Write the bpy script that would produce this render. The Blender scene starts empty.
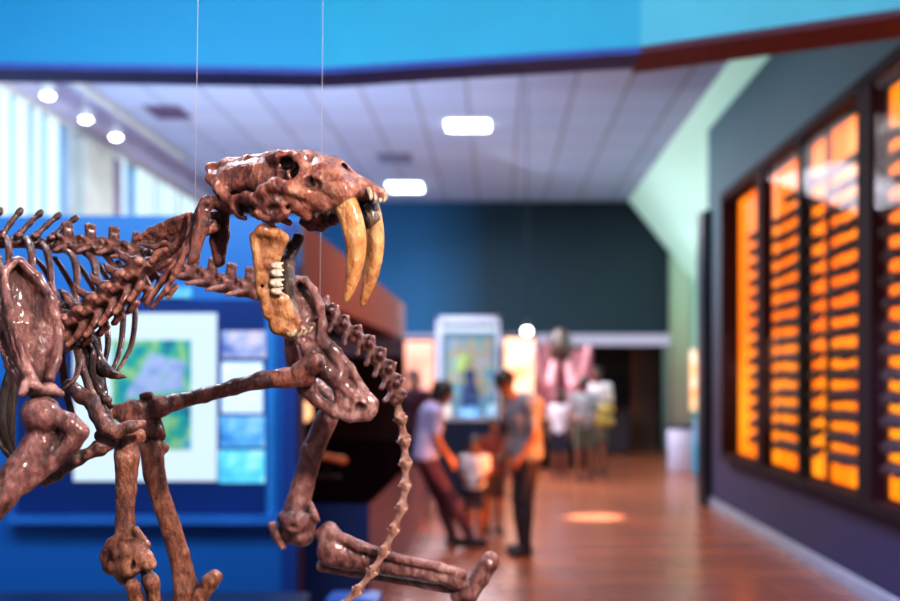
import bpy, math, random
import numpy as np
from mathutils import Vector, Matrix
random.seed(7)
SC = bpy.context.scene
COL = SC.collection
F = 1250.0            # focal length in pixels (50 mm on 36 mm, 900 px wide)
def W(px, py, Y):     # point of the photograph at depth Y -> world metres (eye height 1.6 m)
    return Vector(((px-497.0)*Y/F, Y, 1.6-(py-380.0)*Y/F))

# ------------------------------------------------------------------ materials
def new_mat(name):
    m = bpy.data.materials.new(name); m.use_nodes = True
    nt = m.node_tree; b = nt.nodes['Principled BSDF']
    return m, nt, b
def paint(name, col, rough=.6, spec=.5, metal=0, noise=.06, scale=3, bump=0, emit=None, es=0, alpha=None):
    m, nt, b = new_mat(name)
    N = nt.nodes; L = nt.links
    tc = N.new('ShaderNodeTexCoord'); nz = N.new('ShaderNodeTexNoise'); nz.inputs['Scale'].default_value = scale
    nz.inputs['Detail'].default_value = 3
    L.new(tc.outputs['Object'], nz.inputs['Vector'])
    r = N.new('ShaderNodeValToRGB')
    r.color_ramp.elements[0].position = .3; r.color_ramp.elements[1].position = .7
    c0 = [max(0, c*(1-noise*2)) for c in col]; c1 = [min(1, c*(1+noise*2)) for c in col]
    r.color_ramp.elements[0].color = (*c0, 1); r.color_ramp.elements[1].color = (*c1, 1)
    L.new(nz.outputs['Fac'], r.inputs['Fac']); L.new(r.outputs['Color'], b.inputs['Base Color'])
    b.inputs['Roughness'].default_value = rough; b.inputs['Metallic'].default_value = metal
    b.inputs['Specular IOR Level'].default_value = spec
    if bump:
        bp = N.new('ShaderNodeBump'); bp.inputs['Strength'].default_value = bump; bp.inputs['Distance'].default_value = .01
        L.new(nz.outputs['Fac'], bp.inputs['Height']); L.new(bp.outputs['Normal'], b.inputs['Normal'])
    if emit:
        b.inputs['Emission Color'].default_value = (*emit, 1); b.inputs['Emission Strength'].default_value = es
    return m
def bone_mat(name, stops, rough=.36, scale=14, edge=.6):
    """fossil bone: mottled stain, pits and cracks, shade painted into the hollows, rims lightened"""
    m, nt, b = new_mat(name); N = nt.nodes; L = nt.links
    tc = N.new('ShaderNodeTexCoord'); mp = N.new('ShaderNodeMapping'); mp.inputs['Scale'].default_value = (1, 1, .55)
    L.new(tc.outputs['Object'], mp.inputs['Vector'])
    def noise(sc, det, r=.6, vec=mp):
        n = N.new('ShaderNodeTexNoise'); n.inputs['Scale'].default_value = sc; n.inputs['Detail'].default_value = det; n.inputs['Roughness'].default_value = r
        L.new(vec.outputs[0 if vec is mp else 'Object'], n.inputs['Vector']); return n
    def math_(op, x, y, z=None):
        n = N.new('ShaderNodeMath'); n.operation = op
        for k, v in enumerate((x, y, z)):
            if v is None: continue
            if isinstance(v, (int, float)): n.inputs[k].default_value = v
            else: L.new(v, n.inputs[k])
        return n.outputs[0]
    n1 = noise(scale, 6, .65); n2 = noise(scale*4, 8, .7); n3 = noise(scale*11, 4, .6)
    s = math_('MULTIPLY_ADD', n2.outputs['Fac'], .42, math_('MULTIPLY', n1.outputs['Fac'], .58))
    s = math_('MULTIPLY_ADD', math_('SUBTRACT', s, .5), 1.6, .5)
    r = N.new('ShaderNodeValToRGB'); cr = r.color_ramp
    while len(cr.elements) < len(stops): cr.elements.new(.5)
    for e, (p, c) in zip(cr.elements, stops): e.position = p; e.color = (*c, 1)
    L.new(s, r.inputs['Fac'])
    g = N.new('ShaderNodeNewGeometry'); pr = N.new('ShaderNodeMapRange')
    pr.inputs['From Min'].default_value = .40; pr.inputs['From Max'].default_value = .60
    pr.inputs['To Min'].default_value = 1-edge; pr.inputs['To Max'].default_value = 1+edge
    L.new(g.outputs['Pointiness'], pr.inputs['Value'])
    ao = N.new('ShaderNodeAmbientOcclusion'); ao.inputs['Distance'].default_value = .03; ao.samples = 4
    aof = math_('POWER', ao.outputs['AO'], 1.9)  # occlusion shade, multiplied into the base colour
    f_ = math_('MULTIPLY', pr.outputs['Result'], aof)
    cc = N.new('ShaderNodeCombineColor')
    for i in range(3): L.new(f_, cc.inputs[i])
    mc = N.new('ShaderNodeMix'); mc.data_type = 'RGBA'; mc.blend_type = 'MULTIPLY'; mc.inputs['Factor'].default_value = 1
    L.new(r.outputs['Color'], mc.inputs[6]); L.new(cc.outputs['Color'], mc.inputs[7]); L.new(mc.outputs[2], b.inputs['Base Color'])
    rr = N.new('ShaderNodeMapRange'); rr.inputs['From Min'].default_value = .35; rr.inputs['From Max'].default_value = .65; rr.inputs['To Min'].default_value = rough+.10; rr.inputs['To Max'].default_value = rough-.14
    b.inputs['Coat Weight'].default_value = .35; b.inputs['Coat Roughness'].default_value = .16; b.inputs['Specular IOR Level'].default_value = .65
    L.new(n2.outputs['Fac'], rr.inputs['Value']); L.new(rr.outputs['Result'], b.inputs['Roughness'])
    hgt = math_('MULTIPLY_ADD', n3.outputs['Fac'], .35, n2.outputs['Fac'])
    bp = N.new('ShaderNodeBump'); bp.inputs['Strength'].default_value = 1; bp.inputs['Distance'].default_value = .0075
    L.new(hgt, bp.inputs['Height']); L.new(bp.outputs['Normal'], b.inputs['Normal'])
    return m
def emis(name, col, s):
    m, nt, b = new_mat(name)
    b.inputs['Base Color'].default_value = (*[q*.08 for q in col], 1); b.inputs['Emission Color'].default_value = (*col, 1); b.inputs['Emission Strength'].default_value = s
    b.inputs['Roughness'].default_value = .8
    return m
def grad(name, stops, axis='Z', lo=0, hi=1, rough=.6, es=0):   # colour by world height / position: painted surfaces
    m, nt, b = new_mat(name); N = nt.nodes; L = nt.links
    tc = N.new('ShaderNodeTexCoord'); s = N.new('ShaderNodeSeparateXYZ'); L.new(tc.outputs['Object'], s.inputs[0])
    mr = N.new('ShaderNodeMapRange'); mr.inputs['From Min'].default_value = lo; mr.inputs['From Max'].default_value = hi
    L.new(s.outputs[axis], mr.inputs['Value']); r = N.new('ShaderNodeValToRGB'); cr = r.color_ramp
    while len(cr.elements) < len(stops): cr.elements.new(.5)
    for e, (p, c) in zip(cr.elements, stops): e.position = p; e.color = (*c, 1)
    L.new(mr.outputs['Result'], r.inputs['Fac']); L.new(r.outputs['Color'], b.inputs['Base Color'])
    if es: L.new(r.outputs['Color'], b.inputs['Emission Color']); b.inputs['Emission Strength'].default_value = es
    b.inputs['Roughness'].default_value = rough
    return m
def blotch(name, stops, scale=3, rough=.5, es=0, detail=2, vor=False):   # printed picture: soft colour patches
    m, nt, b = new_mat(name); N = nt.nodes; L = nt.links
    tc = N.new('ShaderNodeTexCoord')
    if vor: nz = N.new('ShaderNodeTexVoronoi'); o = nz.outputs['Color']
    else: nz = N.new('ShaderNodeTexNoise'); nz.inputs['Detail'].default_value = detail; o = nz.outputs['Fac']
    nz.inputs['Scale'].default_value = scale; L.new(tc.outputs['Object'], nz.inputs['Vector'])
    r = N.new('ShaderNodeValToRGB'); cr = r.color_ramp
    while len(cr.elements) < len(stops): cr.elements.new(.5)
    for e, (p, c) in zip(cr.elements, stops): e.position = p; e.color = (*c, 1)
    L.new(o, r.inputs['Fac']); L.new(r.outputs['Color'], b.inputs['Base Color'])
    if es: L.new(r.outputs['Color'], b.inputs['Emission Color']); b.inputs['Emission Strength'].default_value = es
    b.inputs['Roughness'].default_value = rough
    return m
def glass_mat(name, tint=(1,1,1), refl=.12):
    m = bpy.data.materials.new(name); m.use_nodes = True; nt = m.node_tree; nt.nodes.clear(); N = nt.nodes; L = nt.links
    o = N.new('ShaderNodeOutputMaterial'); mx = N.new('ShaderNodeMixShader'); t = N.new('ShaderNodeBsdfTransparent'); g = N.new('ShaderNodeBsdfGlossy')
    t.inputs['Color'].default_value = (*tint, 1); g.inputs['Roughness'].default_value = .04
    lw = N.new('ShaderNodeLayerWeight'); lw.inputs['Blend'].default_value = refl
    cl = N.new('ShaderNodeMath'); cl.operation = 'MINIMUM'; cl.inputs[1].default_value = refl; L.new(lw.outputs['Fresnel'], cl.inputs[0]); L.new(cl.outputs[0], mx.inputs[0]); L.new(t.outputs[0], mx.inputs[1]); L.new(g.outputs[0], mx.inputs[2]); L.new(mx.outputs[0], o.inputs['Surface'])
    return m

# ------------------------------------------------------------------ object helpers
def link(name, me, mat=None, parent=None, loc=None):
    o = bpy.data.objects.new(name, me); COL.objects.link(o)
    if mat is not None and me is not None:
        for mm in (mat if isinstance(mat, (list, tuple)) else [mat]): me.materials.append(mm)
    if parent is not None: o.parent = parent
    if loc is not None: o.location = loc
    return o
def tag(o, label=None, cat=None, group=None, kind=None):
    if label: o['label'] = label
    if cat: o['category'] = cat
    if group: o['group'] = group
    if kind: o['kind'] = kind
    return o
def empty(name, loc, label, cat, group=None):
    o = bpy.data.objects.new(name, None); COL.objects.link(o); o.location = loc; o.empty_display_size = .1
    return tag(o, label, cat, group)
def mesh_obj(name, V, Fc, mat, parent=None, smooth=False, origin=None):
    """vertices in world coordinates; the origin goes to `origin` or the middle of the base"""
    V = np.asarray(V, dtype=float)
    if origin is None: origin = ((V[:,0].min()+V[:,0].max())/2, (V[:,1].min()+V[:,1].max())/2, V[:,2].min())
    org = np.array(origin)
    me = bpy.data.meshes.new(name); me.from_pydata((V-org).tolist(), [], [list(map(int, f)) for f in Fc]); me.update()
    if smooth: me.polygons.foreach_set('use_smooth', [True]*len(me.polygons))
    o = link(name, me, mat)
    o.location = org
    if parent is not None:
        o.parent = parent; pw = parent_loc(parent); o.location = Vector(org)-pw
    return o
def parent_loc(p):
    v = Vector((0,0,0))
    while p is not None: v = v+p.location; p = p.parent
    return v
class MB:
    """collects boxes, prisms and tubes into one mesh (world coordinates)"""
    def __init__(s): s.V = []; s.F = []
    def add(s, V, Fc):
        n = len(s.V); s.V += [tuple(v) for v in V]; s.F += [tuple(i+n for i in f) for f in Fc]; return s
    def box(s, x0, x1, y0, y1, z0, z1, b=0):
        if x0 > x1: x0, x1 = x1, x0
        if y0 > y1: y0, y1 = y1, y0
        if b <= 0:
            V = [(x,y,z) for z in (z0,z1) for y in (y0,y1) for x in (x0,x1)]
            return s.add(V, [(0,2,3,1),(4,5,7,6),(0,1,5,4),(2,6,7,3),(0,4,6,2),(1,3,7,5)])
        # box with chamfered vertical and top edges
        def ring(z, i):
            return [(x0+i+b,y0+i,z),(x1-i-b,y0+i,z),(x1-i,y0+i+b,z),(x1-i,y1-i-b,z),(x1-i-b,y1-i,z),(x0+i+b,y1-i,z),(x0+i,y1-i-b,z),(x0+i,y0+i+b,z)]
        R = [ring(z0+b*.0, b*.6), ring(z0+b*.6, 0), ring(z1-b*.6, 0), ring(z1, b*.6)]
        V = sum(R, []); Fc = [tuple(range(7,-1,-1)), tuple(range(24,32))]
        for k in range(3):
            for i in range(8): j = (i+1)%8; Fc.append((k*8+i, k*8+j, k*8+8+j, k*8+8+i))
        return s.add(V, Fc)
    def prism(s, pts, axis, a, b):
        """pts: polygon in the other two axes"""
        n = len(pts); V = []
        for t in (a, b):
            for p in pts:
                v = list(p); v.insert(axis, t); V.append(tuple(v))
        Fc = [tuple(range(n-1,-1,-1)), tuple(range(n, 2*n))]+[(i,(i+1)%n,n+(i+1)%n,n+i) for i in range(n)]
        return s.add(V, Fc)
    def tube(s, pts, rad, n=8, flat=None):
        pts = [Vector(p) for p in pts]; rad = rad if isinstance(rad, (list, tuple)) else [rad]*len(pts)
        V = []; up = Vector((0,0,1))
        if abs((pts[-1]-pts[0]).normalized().z) > .9: up = Vector((0,1,0))
        for i, p in enumerate(pts):
            t = (pts[min(i+1, len(pts)-1)]-pts[max(i-1, 0)]).normalized()
            a = t.cross(up).normalized(); c = a.cross(t)
            for k in range(n):
                th = 2*math.pi*k/n
                V.append(p+a*math.cos(th)*rad[i]+c*math.sin(th)*rad[i]*(flat or 1))
        Fc = [tuple(range(n-1,-1,-1)), tuple(range((len(pts)-1)*n, len(pts)*n))]
        for i in range(len(pts)-1):
            for k in range(n): Fc.append((i*n+k, i*n+(k+1)%n, (i+1)*n+(k+1)%n, (i+1)*n+k))
        return s.add(V, Fc)
    def lathe(s, c, prof, n=20, axis='Z'):
        V = []
        for r, h in prof:
            for k in range(n):
                th = 2*math.pi*k/n; a, b_ = r*math.cos(th), r*math.sin(th)
                V.append((c[0]+a, c[1]+b_, c[2]+h) if axis == 'Z' else (c[0]+a, c[1]+h, c[2]+b_))
        Fc = [tuple(range(n-1,-1,-1)), tuple(range((len(prof)-1)*n, len(prof)*n))]
        for i in range(len(prof)-1):
            for k in range(n): Fc.append((i*n+k, i*n+(k+1)%n, (i+1)*n+(k+1)%n, (i+1)*n+k))
        return s.add(V, Fc)
    def build(s, name, mat, parent=None, smooth=False, origin=None): return mesh_obj(name, s.V, s.F, mat, parent, smooth, origin)

# ------------------------------------------------------------------ organic surfaces: smooth unions of tapered capsules and ellipsoids
class Field:
    def __init__(s, h=.002, k=.006): s.h = h; s.k = k; s.P = []
    def cap(s, a, b, ra, rb=None, k=None, sub=False):
        s.P.append(('c', np.array(a, float), np.array(b, float), ra, ra if rb is None else rb, s.k if k is None else k, sub)); return s
    def chain(s, pts, k=None, sub=False):
        """pts: (Vector, radius) list"""
        for (a, ra), (b, rb) in zip(pts[:-1], pts[1:]): s.cap(a, b, ra, rb, k, sub)
        return s
    def ell(s, c, r, R=None, k=None, sub=False):
        s.P.append(('e', np.array(c, float), np.array(r, float), np.eye(3) if R is None else np.array(R, float), None, s.k if k is None else k, sub)); return s
    def clip(s, n, d):      # keep the side where n.p < d
        s.P.append(('p', np.array(n, float), d, None, None, 0, False)); return s
    def mesh(s, noise=0, nf=90):
        lo = np.full(3, 1e9); hi = -lo
        for p in s.P:
            if p[0] == 'p' or p[-1]: continue
            if p[0] == 'c': r = max(p[3], p[4]); lo = np.minimum(lo, np.minimum(p[1], p[2])-r); hi = np.maximum(hi, np.maximum(p[1], p[2])+r)
            else: r = p[2].max(); lo = np.minimum(lo, p[1]-r); hi = np.maximum(hi, p[1]+r)
        h = s.h; lo -= 4*h+s.k; hi += 4*h+s.k
        n = np.ceil((hi-lo)/h).astype(int)+1
        ax = [(lo[i]+h*np.arange(n[i])).astype(np.float32) for i in range(3)]
        D = np.full(n, .08, np.float32)
        for p in s.P:
            k = p[5]
            if p[0] == 'p':
                d = p[1][0]*ax[0][:,None,None]+p[1][1]*ax[1][None,:,None]+p[1][2]*ax[2][None,None,:]-p[2]
                D = np.maximum(D, d.astype(np.float32)); continue
            if p[0] == 'c': r = max(p[3], p[4]); a = np.minimum(p[1], p[2])-r; b = np.maximum(p[1], p[2])+r
            else: r = p[2].max(); a = p[1]-r; b = p[1]+r
            mg = k+3*h
            i0 = np.clip(np.floor((a-mg-lo)/h).astype(int), 0, n); i1 = np.clip(np.ceil((b+mg-lo)/h).astype(int)+1, 0, n)
            if (i1 <= i0).any(): continue
            X = ax[0][i0[0]:i1[0]][:,None,None]; Y = ax[1][i0[1]:i1[1]][None,:,None]; Z = ax[2][i0[2]:i1[2]][None,None,:]
            if p[0] == 'c':
                A, B = p[1], p[2]; ba = B-A; L2 = max(float(ba@ba), 1e-12)
                x, y, z = X-A[0], Y-A[1], Z-A[2]
                t = np.clip((x*ba[0]+y*ba[1]+z*ba[2])/L2, 0, 1)
                d = np.sqrt((x-t*ba[0])**2+(y-t*ba[1])**2+(z-t*ba[2])**2)-(p[3]+(p[4]-p[3])*t)
            else:
                x, y, z = X-p[1][0], Y-p[1][1], Z-p[1][2]; R = p[3]; rr = p[2]
                u = [(x*R[0][i]+y*R[1][i]+z*R[2][i]) for i in range(3)]
                k0 = np.sqrt(sum((u[i]/rr[i])**2 for i in range(3))); k1 = np.sqrt(sum((u[i]/rr[i]**2)**2 for i in range(3)))
                d = k0*(k0-1)/np.maximum(k1, 1e-6)
            S = D[i0[0]:i1[0], i0[1]:i1[1], i0[2]:i1[2]]
            if p[-1]:
                d = -d
                if k > 0: hh = np.maximum(k-np.abs(S-d), 0)/k; S[...] = np.maximum(S, d)+hh*hh*k*.25
                else: S[...] = np.maximum(S, d)
            else:
                if k > 0: hh = np.maximum(k-np.abs(S-d), 0)/k; S[...] = np.minimum(S, d)-hh*hh*k*.25
                else: S[...] = np.minimum(S, d)
        if noise:
            X, Y, Z = ax[0][:,None,None], ax[1][None,:,None], ax[2][None,None,:]
            D += .45*noise*(np.sin(3.1*nf*X+2*np.sin(1.7*nf*Y))*np.sin(2.7*nf*Z+2*np.sin(1.9*nf*X))).astype(np.float32)
            D += noise*(np.sin(nf*X+1.3*np.sin(nf*.7*Z))*np.sin(nf*Y*1.1+.5)*np.sin(nf*Z*.9+1.1*np.sin(nf*.6*X))+.5*np.sin(nf*2.3*X+2)*np.sin(nf*2.1*Y)*np.sin(nf*2.5*Z+1)).astype(np.float32)
        return nets(D, lo, h)
def nets(D, lo, h):
    neg = D < 0
    c = [neg[i:neg.shape[0]-1+i, j:neg.shape[1]-1+j, k:neg.shape[2]-1+k] for i in (0,1) for j in (0,1) for k in (0,1)]
    s = sum(x.astype(np.int8) for x in c); act = (s > 0) & (s < 8)
    idx = np.argwhere(act); N = len(idx)
    if N == 0: return np.zeros((0,3)), []
    m = np.full(act.shape, -1, np.int32); m[tuple(idx.T)] = np.arange(N)
    acc = np.zeros((N,3)); cnt = np.zeros(N)
    offs = [(i,j,k) for i in (0,1) for j in (0,1) for k in (0,1)]
    for a in offs:
        for axd in range(3):
            if a[axd]: continue
            b = list(a); b[axd] = 1
            va = D[idx[:,0]+a[0], idx[:,1]+a[1], idx[:,2]+a[2]].astype(float); vb = D[idx[:,0]+b[0], idx[:,1]+b[1], idx[:,2]+b[2]].astype(float)
            x = (va < 0) != (vb < 0); t = np.where(x, va/np.where(x, va-vb, 1), 0)
            p = np.tile(np.array(a, float), (N,1)); p[:,axd] += t
            acc[x] += p[x]; cnt[x] += 1
    V = (idx+acc/cnt[:,None])*h+lo
    faces = []
    for d in range(3):
        u, v = [(1,2),(2,0),(0,1)][d]
        sl0 = [slice(None)]*3; sl1 = [slice(None)]*3; sl0[d] = slice(0,-1); sl1[d] = slice(1,None)
        e = neg[tuple(sl0)] != neg[tuple(sl1)]
        q = np.argwhere(e)
        q = q[(q[:,u] > 0) & (q[:,v] > 0) & (q[:,u] < D.shape[u]-1) & (q[:,v] < D.shape[v]-1)]
        if not len(q): continue
        inside = neg[tuple(q.T)]
        def g(du, dv):
            w = q.copy(); w[:,u] -= du; w[:,v] -= dv; return m[tuple(w.T)]
        f = np.stack([g(1,1), g(0,1), g(0,0), g(1,0)], 1)
        f[~inside] = f[~inside][:, ::-1]
        faces.append(f[(f >= 0).all(1)])
    return V, np.concatenate(faces)
def fobj(name, fld, mat, parent=None, noise=0, nf=90, smooth_it=2, origin=None):
    V, Fc = fld.mesh(noise, nf)
    # a little Laplacian smoothing removes the grid steps
    e = np.concatenate([Fc[:, [i,(i+1)%4]] for i in range(4)])
    for _ in range(smooth_it):
        A = np.zeros_like(V); n = np.zeros(len(V))
        np.add.at(A, e[:,0], V[e[:,1]]); np.add.at(A, e[:,1], V[e[:,0]]); np.add.at(n, e[:,0], 1); np.add.at(n, e[:,1], 1)
        V = V+.5*(A/np.maximum(n,1)[:,None]-V)
    return mesh_obj(name, V, Fc, mat, parent, True, origin)
def copy_to(src, name, parent, M):
    o = src.copy(); o.name = name; COL.objects.link(o); o.parent = parent; o.matrix_local = M; return o
def cr_spline(P, n):
    """Catmull-Rom through tuples of numbers, n samples per piece"""
    P = [np.array(p, float) for p in P]; Q = [2*P[0]-P[1]]+P+[2*P[-1]-P[-2]]; out = []
    for i in range(1, len(Q)-2):
        for t in np.linspace(0, 1, n, endpoint=False):
            a, b, c, d = Q[i-1:i+3]
            out.append(.5*((2*b)+(-a+c)*t+(2*a-5*b+4*c-d)*t*t+(-a+3*b-3*c+d)*t**3))
    out.append(P[-1]); return out
# ================================================================== the saber-toothed cat skeleton
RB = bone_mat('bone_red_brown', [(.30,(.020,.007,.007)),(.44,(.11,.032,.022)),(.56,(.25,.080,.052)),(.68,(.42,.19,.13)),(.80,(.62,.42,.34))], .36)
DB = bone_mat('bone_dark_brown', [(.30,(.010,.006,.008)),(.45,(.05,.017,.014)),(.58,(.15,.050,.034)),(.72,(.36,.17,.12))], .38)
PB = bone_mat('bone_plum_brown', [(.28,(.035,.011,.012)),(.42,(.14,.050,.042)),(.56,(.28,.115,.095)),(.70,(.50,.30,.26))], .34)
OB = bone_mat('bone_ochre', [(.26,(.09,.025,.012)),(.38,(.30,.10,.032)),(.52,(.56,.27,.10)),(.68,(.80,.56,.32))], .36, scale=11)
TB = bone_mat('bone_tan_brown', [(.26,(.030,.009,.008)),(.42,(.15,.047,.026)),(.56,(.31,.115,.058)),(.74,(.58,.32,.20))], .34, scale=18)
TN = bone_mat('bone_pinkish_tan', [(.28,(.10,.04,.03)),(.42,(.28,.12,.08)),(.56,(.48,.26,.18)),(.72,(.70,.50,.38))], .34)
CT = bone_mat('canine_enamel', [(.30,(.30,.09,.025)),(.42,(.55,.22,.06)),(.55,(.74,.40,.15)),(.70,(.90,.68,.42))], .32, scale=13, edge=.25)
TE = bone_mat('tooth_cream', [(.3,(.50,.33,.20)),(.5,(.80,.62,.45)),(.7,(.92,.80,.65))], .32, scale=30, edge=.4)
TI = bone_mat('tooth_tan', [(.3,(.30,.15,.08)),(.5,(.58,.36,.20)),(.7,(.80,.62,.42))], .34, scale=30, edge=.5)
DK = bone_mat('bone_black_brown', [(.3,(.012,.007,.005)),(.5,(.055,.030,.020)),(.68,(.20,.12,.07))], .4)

PLZ = .93     # top of the skeleton's platform
SK = empty('saber_toothed_cat_skeleton', (-.62, 2.5, PLZ), 'mounted saber-toothed cat skeleton with open jaws and long amber canines', 'skeleton')
def wp(p): return W(p[0], p[1], p[2]), p[3]*p[2]/F
def bone(name, strokes, mat=RB, k=.006, h=.0019, holes=(), noise=.0007, parent=None, balls=()):
    f = Field(h, k)
    for s in strokes:
        q = [wp(p) for p in s]
        if len(q) == 1: f.cap(q[0][0], q[0][0]+Vector((0,0,.0004)), q[0][1])
        else: f.chain(q)
    for c in balls: f.ell(*c)
    for hh in holes: f.ell(*hh[:2], R=hh[2] if len(hh) > 2 else None, k=.003, sub=True)
    return fobj(name, f, mat, parent or SK, noise)
def sheet(A, B, n, r, bulge=0):
    """a bone blade: strokes interpolated between edge A and edge B (same number of points)"""
    out = []
    for i in range(n):
        t = i/(n-1)
        out.append([tuple(a_*(1-t)+b_*t for a_, b_ in zip(a, b))[:2]+(a[2]*(1-t)+b[2]*t+bulge*math.sin(math.pi*t), r) for a, b in zip(A, B)])
    return out

# ---- skull, worked out in its own frame: x forward, y to the animal's left (away from us), z up, centimetres
AL = math.radians(25); CA, SA = math.cos(AL), math.sin(AL); SKY = 2.2; SO = W(290, 190, SKY); PXC = F/SKY/100
def S(px, py, y):                 # photo position + lateral offset (cm) -> world
    x = ((px-290)/PXC-y*SA)/CA; z = (190-py)/PXC
    return SO+Vector((x*CA+y*SA, -x*SA+y*CA, z))/100
HR = [[CA, SA, 0], [-SA, CA, 0], [0, 0, 1]]    # columns: forward, left, up
f = Field(.0016, .010)
c = .01
def two(fn):                      # mirror about the midline
    for sgn in (-1, 1): fn(sgn)
f.ell(S(238,178,0), (5.8*c, 3.7*c, 3.7*c), HR, k=.014)
f.ell(S(263,178,0), (5.2*c, 4.3*c, 4.0*c), HR, k=.014)
f.chain([(S(201,160,0), .6*c), (S(222,157.5,0), .7*c), (S(245,157,0), .9*c), (S(270,157.5,0), 1.2*c), (S(290,160,0), 1.8*c)], k=.014)   # sagittal crest
f.ell(S(226,172,0), (3.9*c, 1.6*c, 2.8*c), HR, k=.012)
f.ell(S(303,176,0), (4.4*c, 4.7*c, 4.1*c), HR, k=.014)                      # forehead
f.chain([(S(312,175,0), 3.9*c), (S(332,183,0), 3.8*c), (S(350,192,0), 2.9*c)], k=.014)
f.chain([(S(350,192,0), 2.6*c), (S(366,195,0), 1.8*c), (S(378,199,0), 1.2*c), (S(384,200,0), .8*c)], k=.012)
f.ell(S(335,210,0), (5*c, 2.8*c, 1.2*c), HR)                      # palate
f.ell(S(300,205,0), (5*c, 1.8*c, 1.6*c), HR)
f.ell(S(262,200,0), (5*c, 2.2*c, 1.4*c), HR)
def QQ(px, py, y, s):
    """near side as read from the photo (s<0); the far side mirrors it through the midline"""
    v = S(px, py, -y)
    if s < 0: return v
    o = v-SO; lx = o.x*CA-o.y*SA; ly = o.x*SA+o.y*CA
    return SO+Vector((lx*CA-ly*SA, -lx*SA-ly*CA, o.z))
def side(s):
    Q = lambda px, py, y: QQ(px, py, y, s)
    f.chain([(Q(201,162,.4), .7*c), (Q(205,174,2.2), .8*c), (Q(217,188,3.6), .9*c), (Q(224,196,4.2), .9*c)], k=.012)  # nuchal crest
    f.chain([(Q(226,197,4.2), .9*c), (Q(234,207,4.4), .8*c), (Q(241,215,4.3), .7*c), (Q(246,219,4.2), .5*c)], k=.006)  # mastoid hook
    f.chain([(Q(236,199,4.4), .8*c), (Q(250,200,5.2), 1.0*c), (Q(262,203,6.6), 1.1*c)], k=.010)
    f.chain([(Q(262,204,6.6), 1.1*c), (Q(271,197,7.2), 1.2*c), (Q(284,192,7.3), 1.25*c), (Q(298,196,6.7), 1.2*c), (Q(311,200,5.6), 1.3*c), (Q(322,203,4.6), 1.3*c)], k=.008)  # zygomatic arch
    f.ell(Q(279,209,6.9), (2.9*c, 1.1*c, 2.1*c), HR, k=.008)            # cheek plate over the jaw joint
    f.chain([(Q(264,217,6.9), .8*c), (Q(272,223,6.9), .7*c), (Q(284,224,6.9), .7*c), (Q(293,219,6.7), .8*c)], k=.004)
    f.chain([(Q(296,203,6.2), 1.0*c), (Q(305,212,5.2), 1.2*c), (Q(312,220,4.2), 1.0*c)], k=.008)
    f.chain([(Q(250,204,4.0), .7*c), (Q(256,214,3.8), .7*c), (Q(262,219,4.6), .6*c)], k=.004)
    f.ell(Q(246,205,2.4), (1.9*c, 1.3*c, 1.4*c), HR)               # bulla
    f.chain([(Q(296,160,3.0), 1.0*c), (Q(304,164,3.9), 1.0*c), (Q(309,174,4.5), 1.0*c), (Q(309,186,5.2), 1.0*c), (Q(300,192,6.0), .9*c)], k=.006)   # orbit rim
    f.chain([(Q(272,160,2.4), .9*c), (Q(284,159,3.2), 1.0*c), (Q(296,160,3.2), .9*c)], k=.008)
    f.chain([(Q(328,182,2.6), 2.6*c), (Q(342,193,3.0), 2.4*c), (Q(350,200,2.9), 2.15*c)], k=.014)     # canine socket
    f.chain([(Q(314,210,4.2), 1.4*c), (Q(330,210,3.7), 1.3*c), (Q(345,208,3.2), 1.2*c)], k=.010)
    f.chain([(Q(340,176,1.2), .5*c), (Q(352,190,2.3), .5*c), (Q(362,198,2.4), .5*c)], k=.006)
two(side)
for s in (-1, 1):
    f.ell(QQ(288,168,4.6,s), (1.9*c, 2.4*c, 1.25*c), HR, k=.004, sub=True)      # orbit
    f.ell(QQ(299,177,5.2,s), (1.4*c, 2.4*c, 1.5*c), HR, k=.004, sub=True)
    f.ell(QQ(281,180,5.4,s), (1.7*c, 2.2*c, 2.3*c), HR, k=.004, sub=True)       # temporal opening
    f.ell(QQ(316,189,5.6,s), (.6*c, 1.5*c, 1.0*c), HR, k=.003, sub=True)        # infraorbital foramen
    f.ell(QQ(322,192,5.4,s), (1.3*c, .8*c, .9*c), HR, k=.004, sub=True)
    f.ell(QQ(281,216,8.1,s), (1.6*c, 1.0*c, 1.0*c), HR, k=.004, sub=True)
    f.ell(QQ(236,172,4.2,s), (3.0*c, .7*c, 1.6*c), HR, k=.008, sub=True)        # hollow temple
    f.ell(QQ(338,183,5.2,s), (2.4*c, .5*c, 1.2*c), HR, k=.006, sub=True)
f.ell(S(352,178,0)+Vector((0,0,.008)), (2.6*c, 1.3*c, 1.1*c), HR, k=.004, sub=True)           # nasal opening
f.ell(S(244,212,-4.4), (.5*c, 1.5*c, .9*c), HR, k=.003, sub=True)
f.ell(S(290,222,0), (6*c, 2.3*c, 2.0*c), HR, k=.006, sub=True)
f.ell(S(331,222,0), (3.2*c, 2.2*c, 1.2*c), HR, k=.004, sub=True)
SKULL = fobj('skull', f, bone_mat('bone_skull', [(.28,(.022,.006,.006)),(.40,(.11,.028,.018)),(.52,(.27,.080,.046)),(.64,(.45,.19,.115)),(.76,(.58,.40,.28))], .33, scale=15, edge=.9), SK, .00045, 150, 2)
def tooth_obj(name, pts, mat, parent, flat=.72, n=12):
    P = [np.array((*p[0], p[1])) for p in pts]; sp = cr_spline(P, 6)
    return MB().tube([q[:3] for q in sp], [max(q[3], .0004) for q in sp], n, flat).build(name, mat, parent, True)
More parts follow.
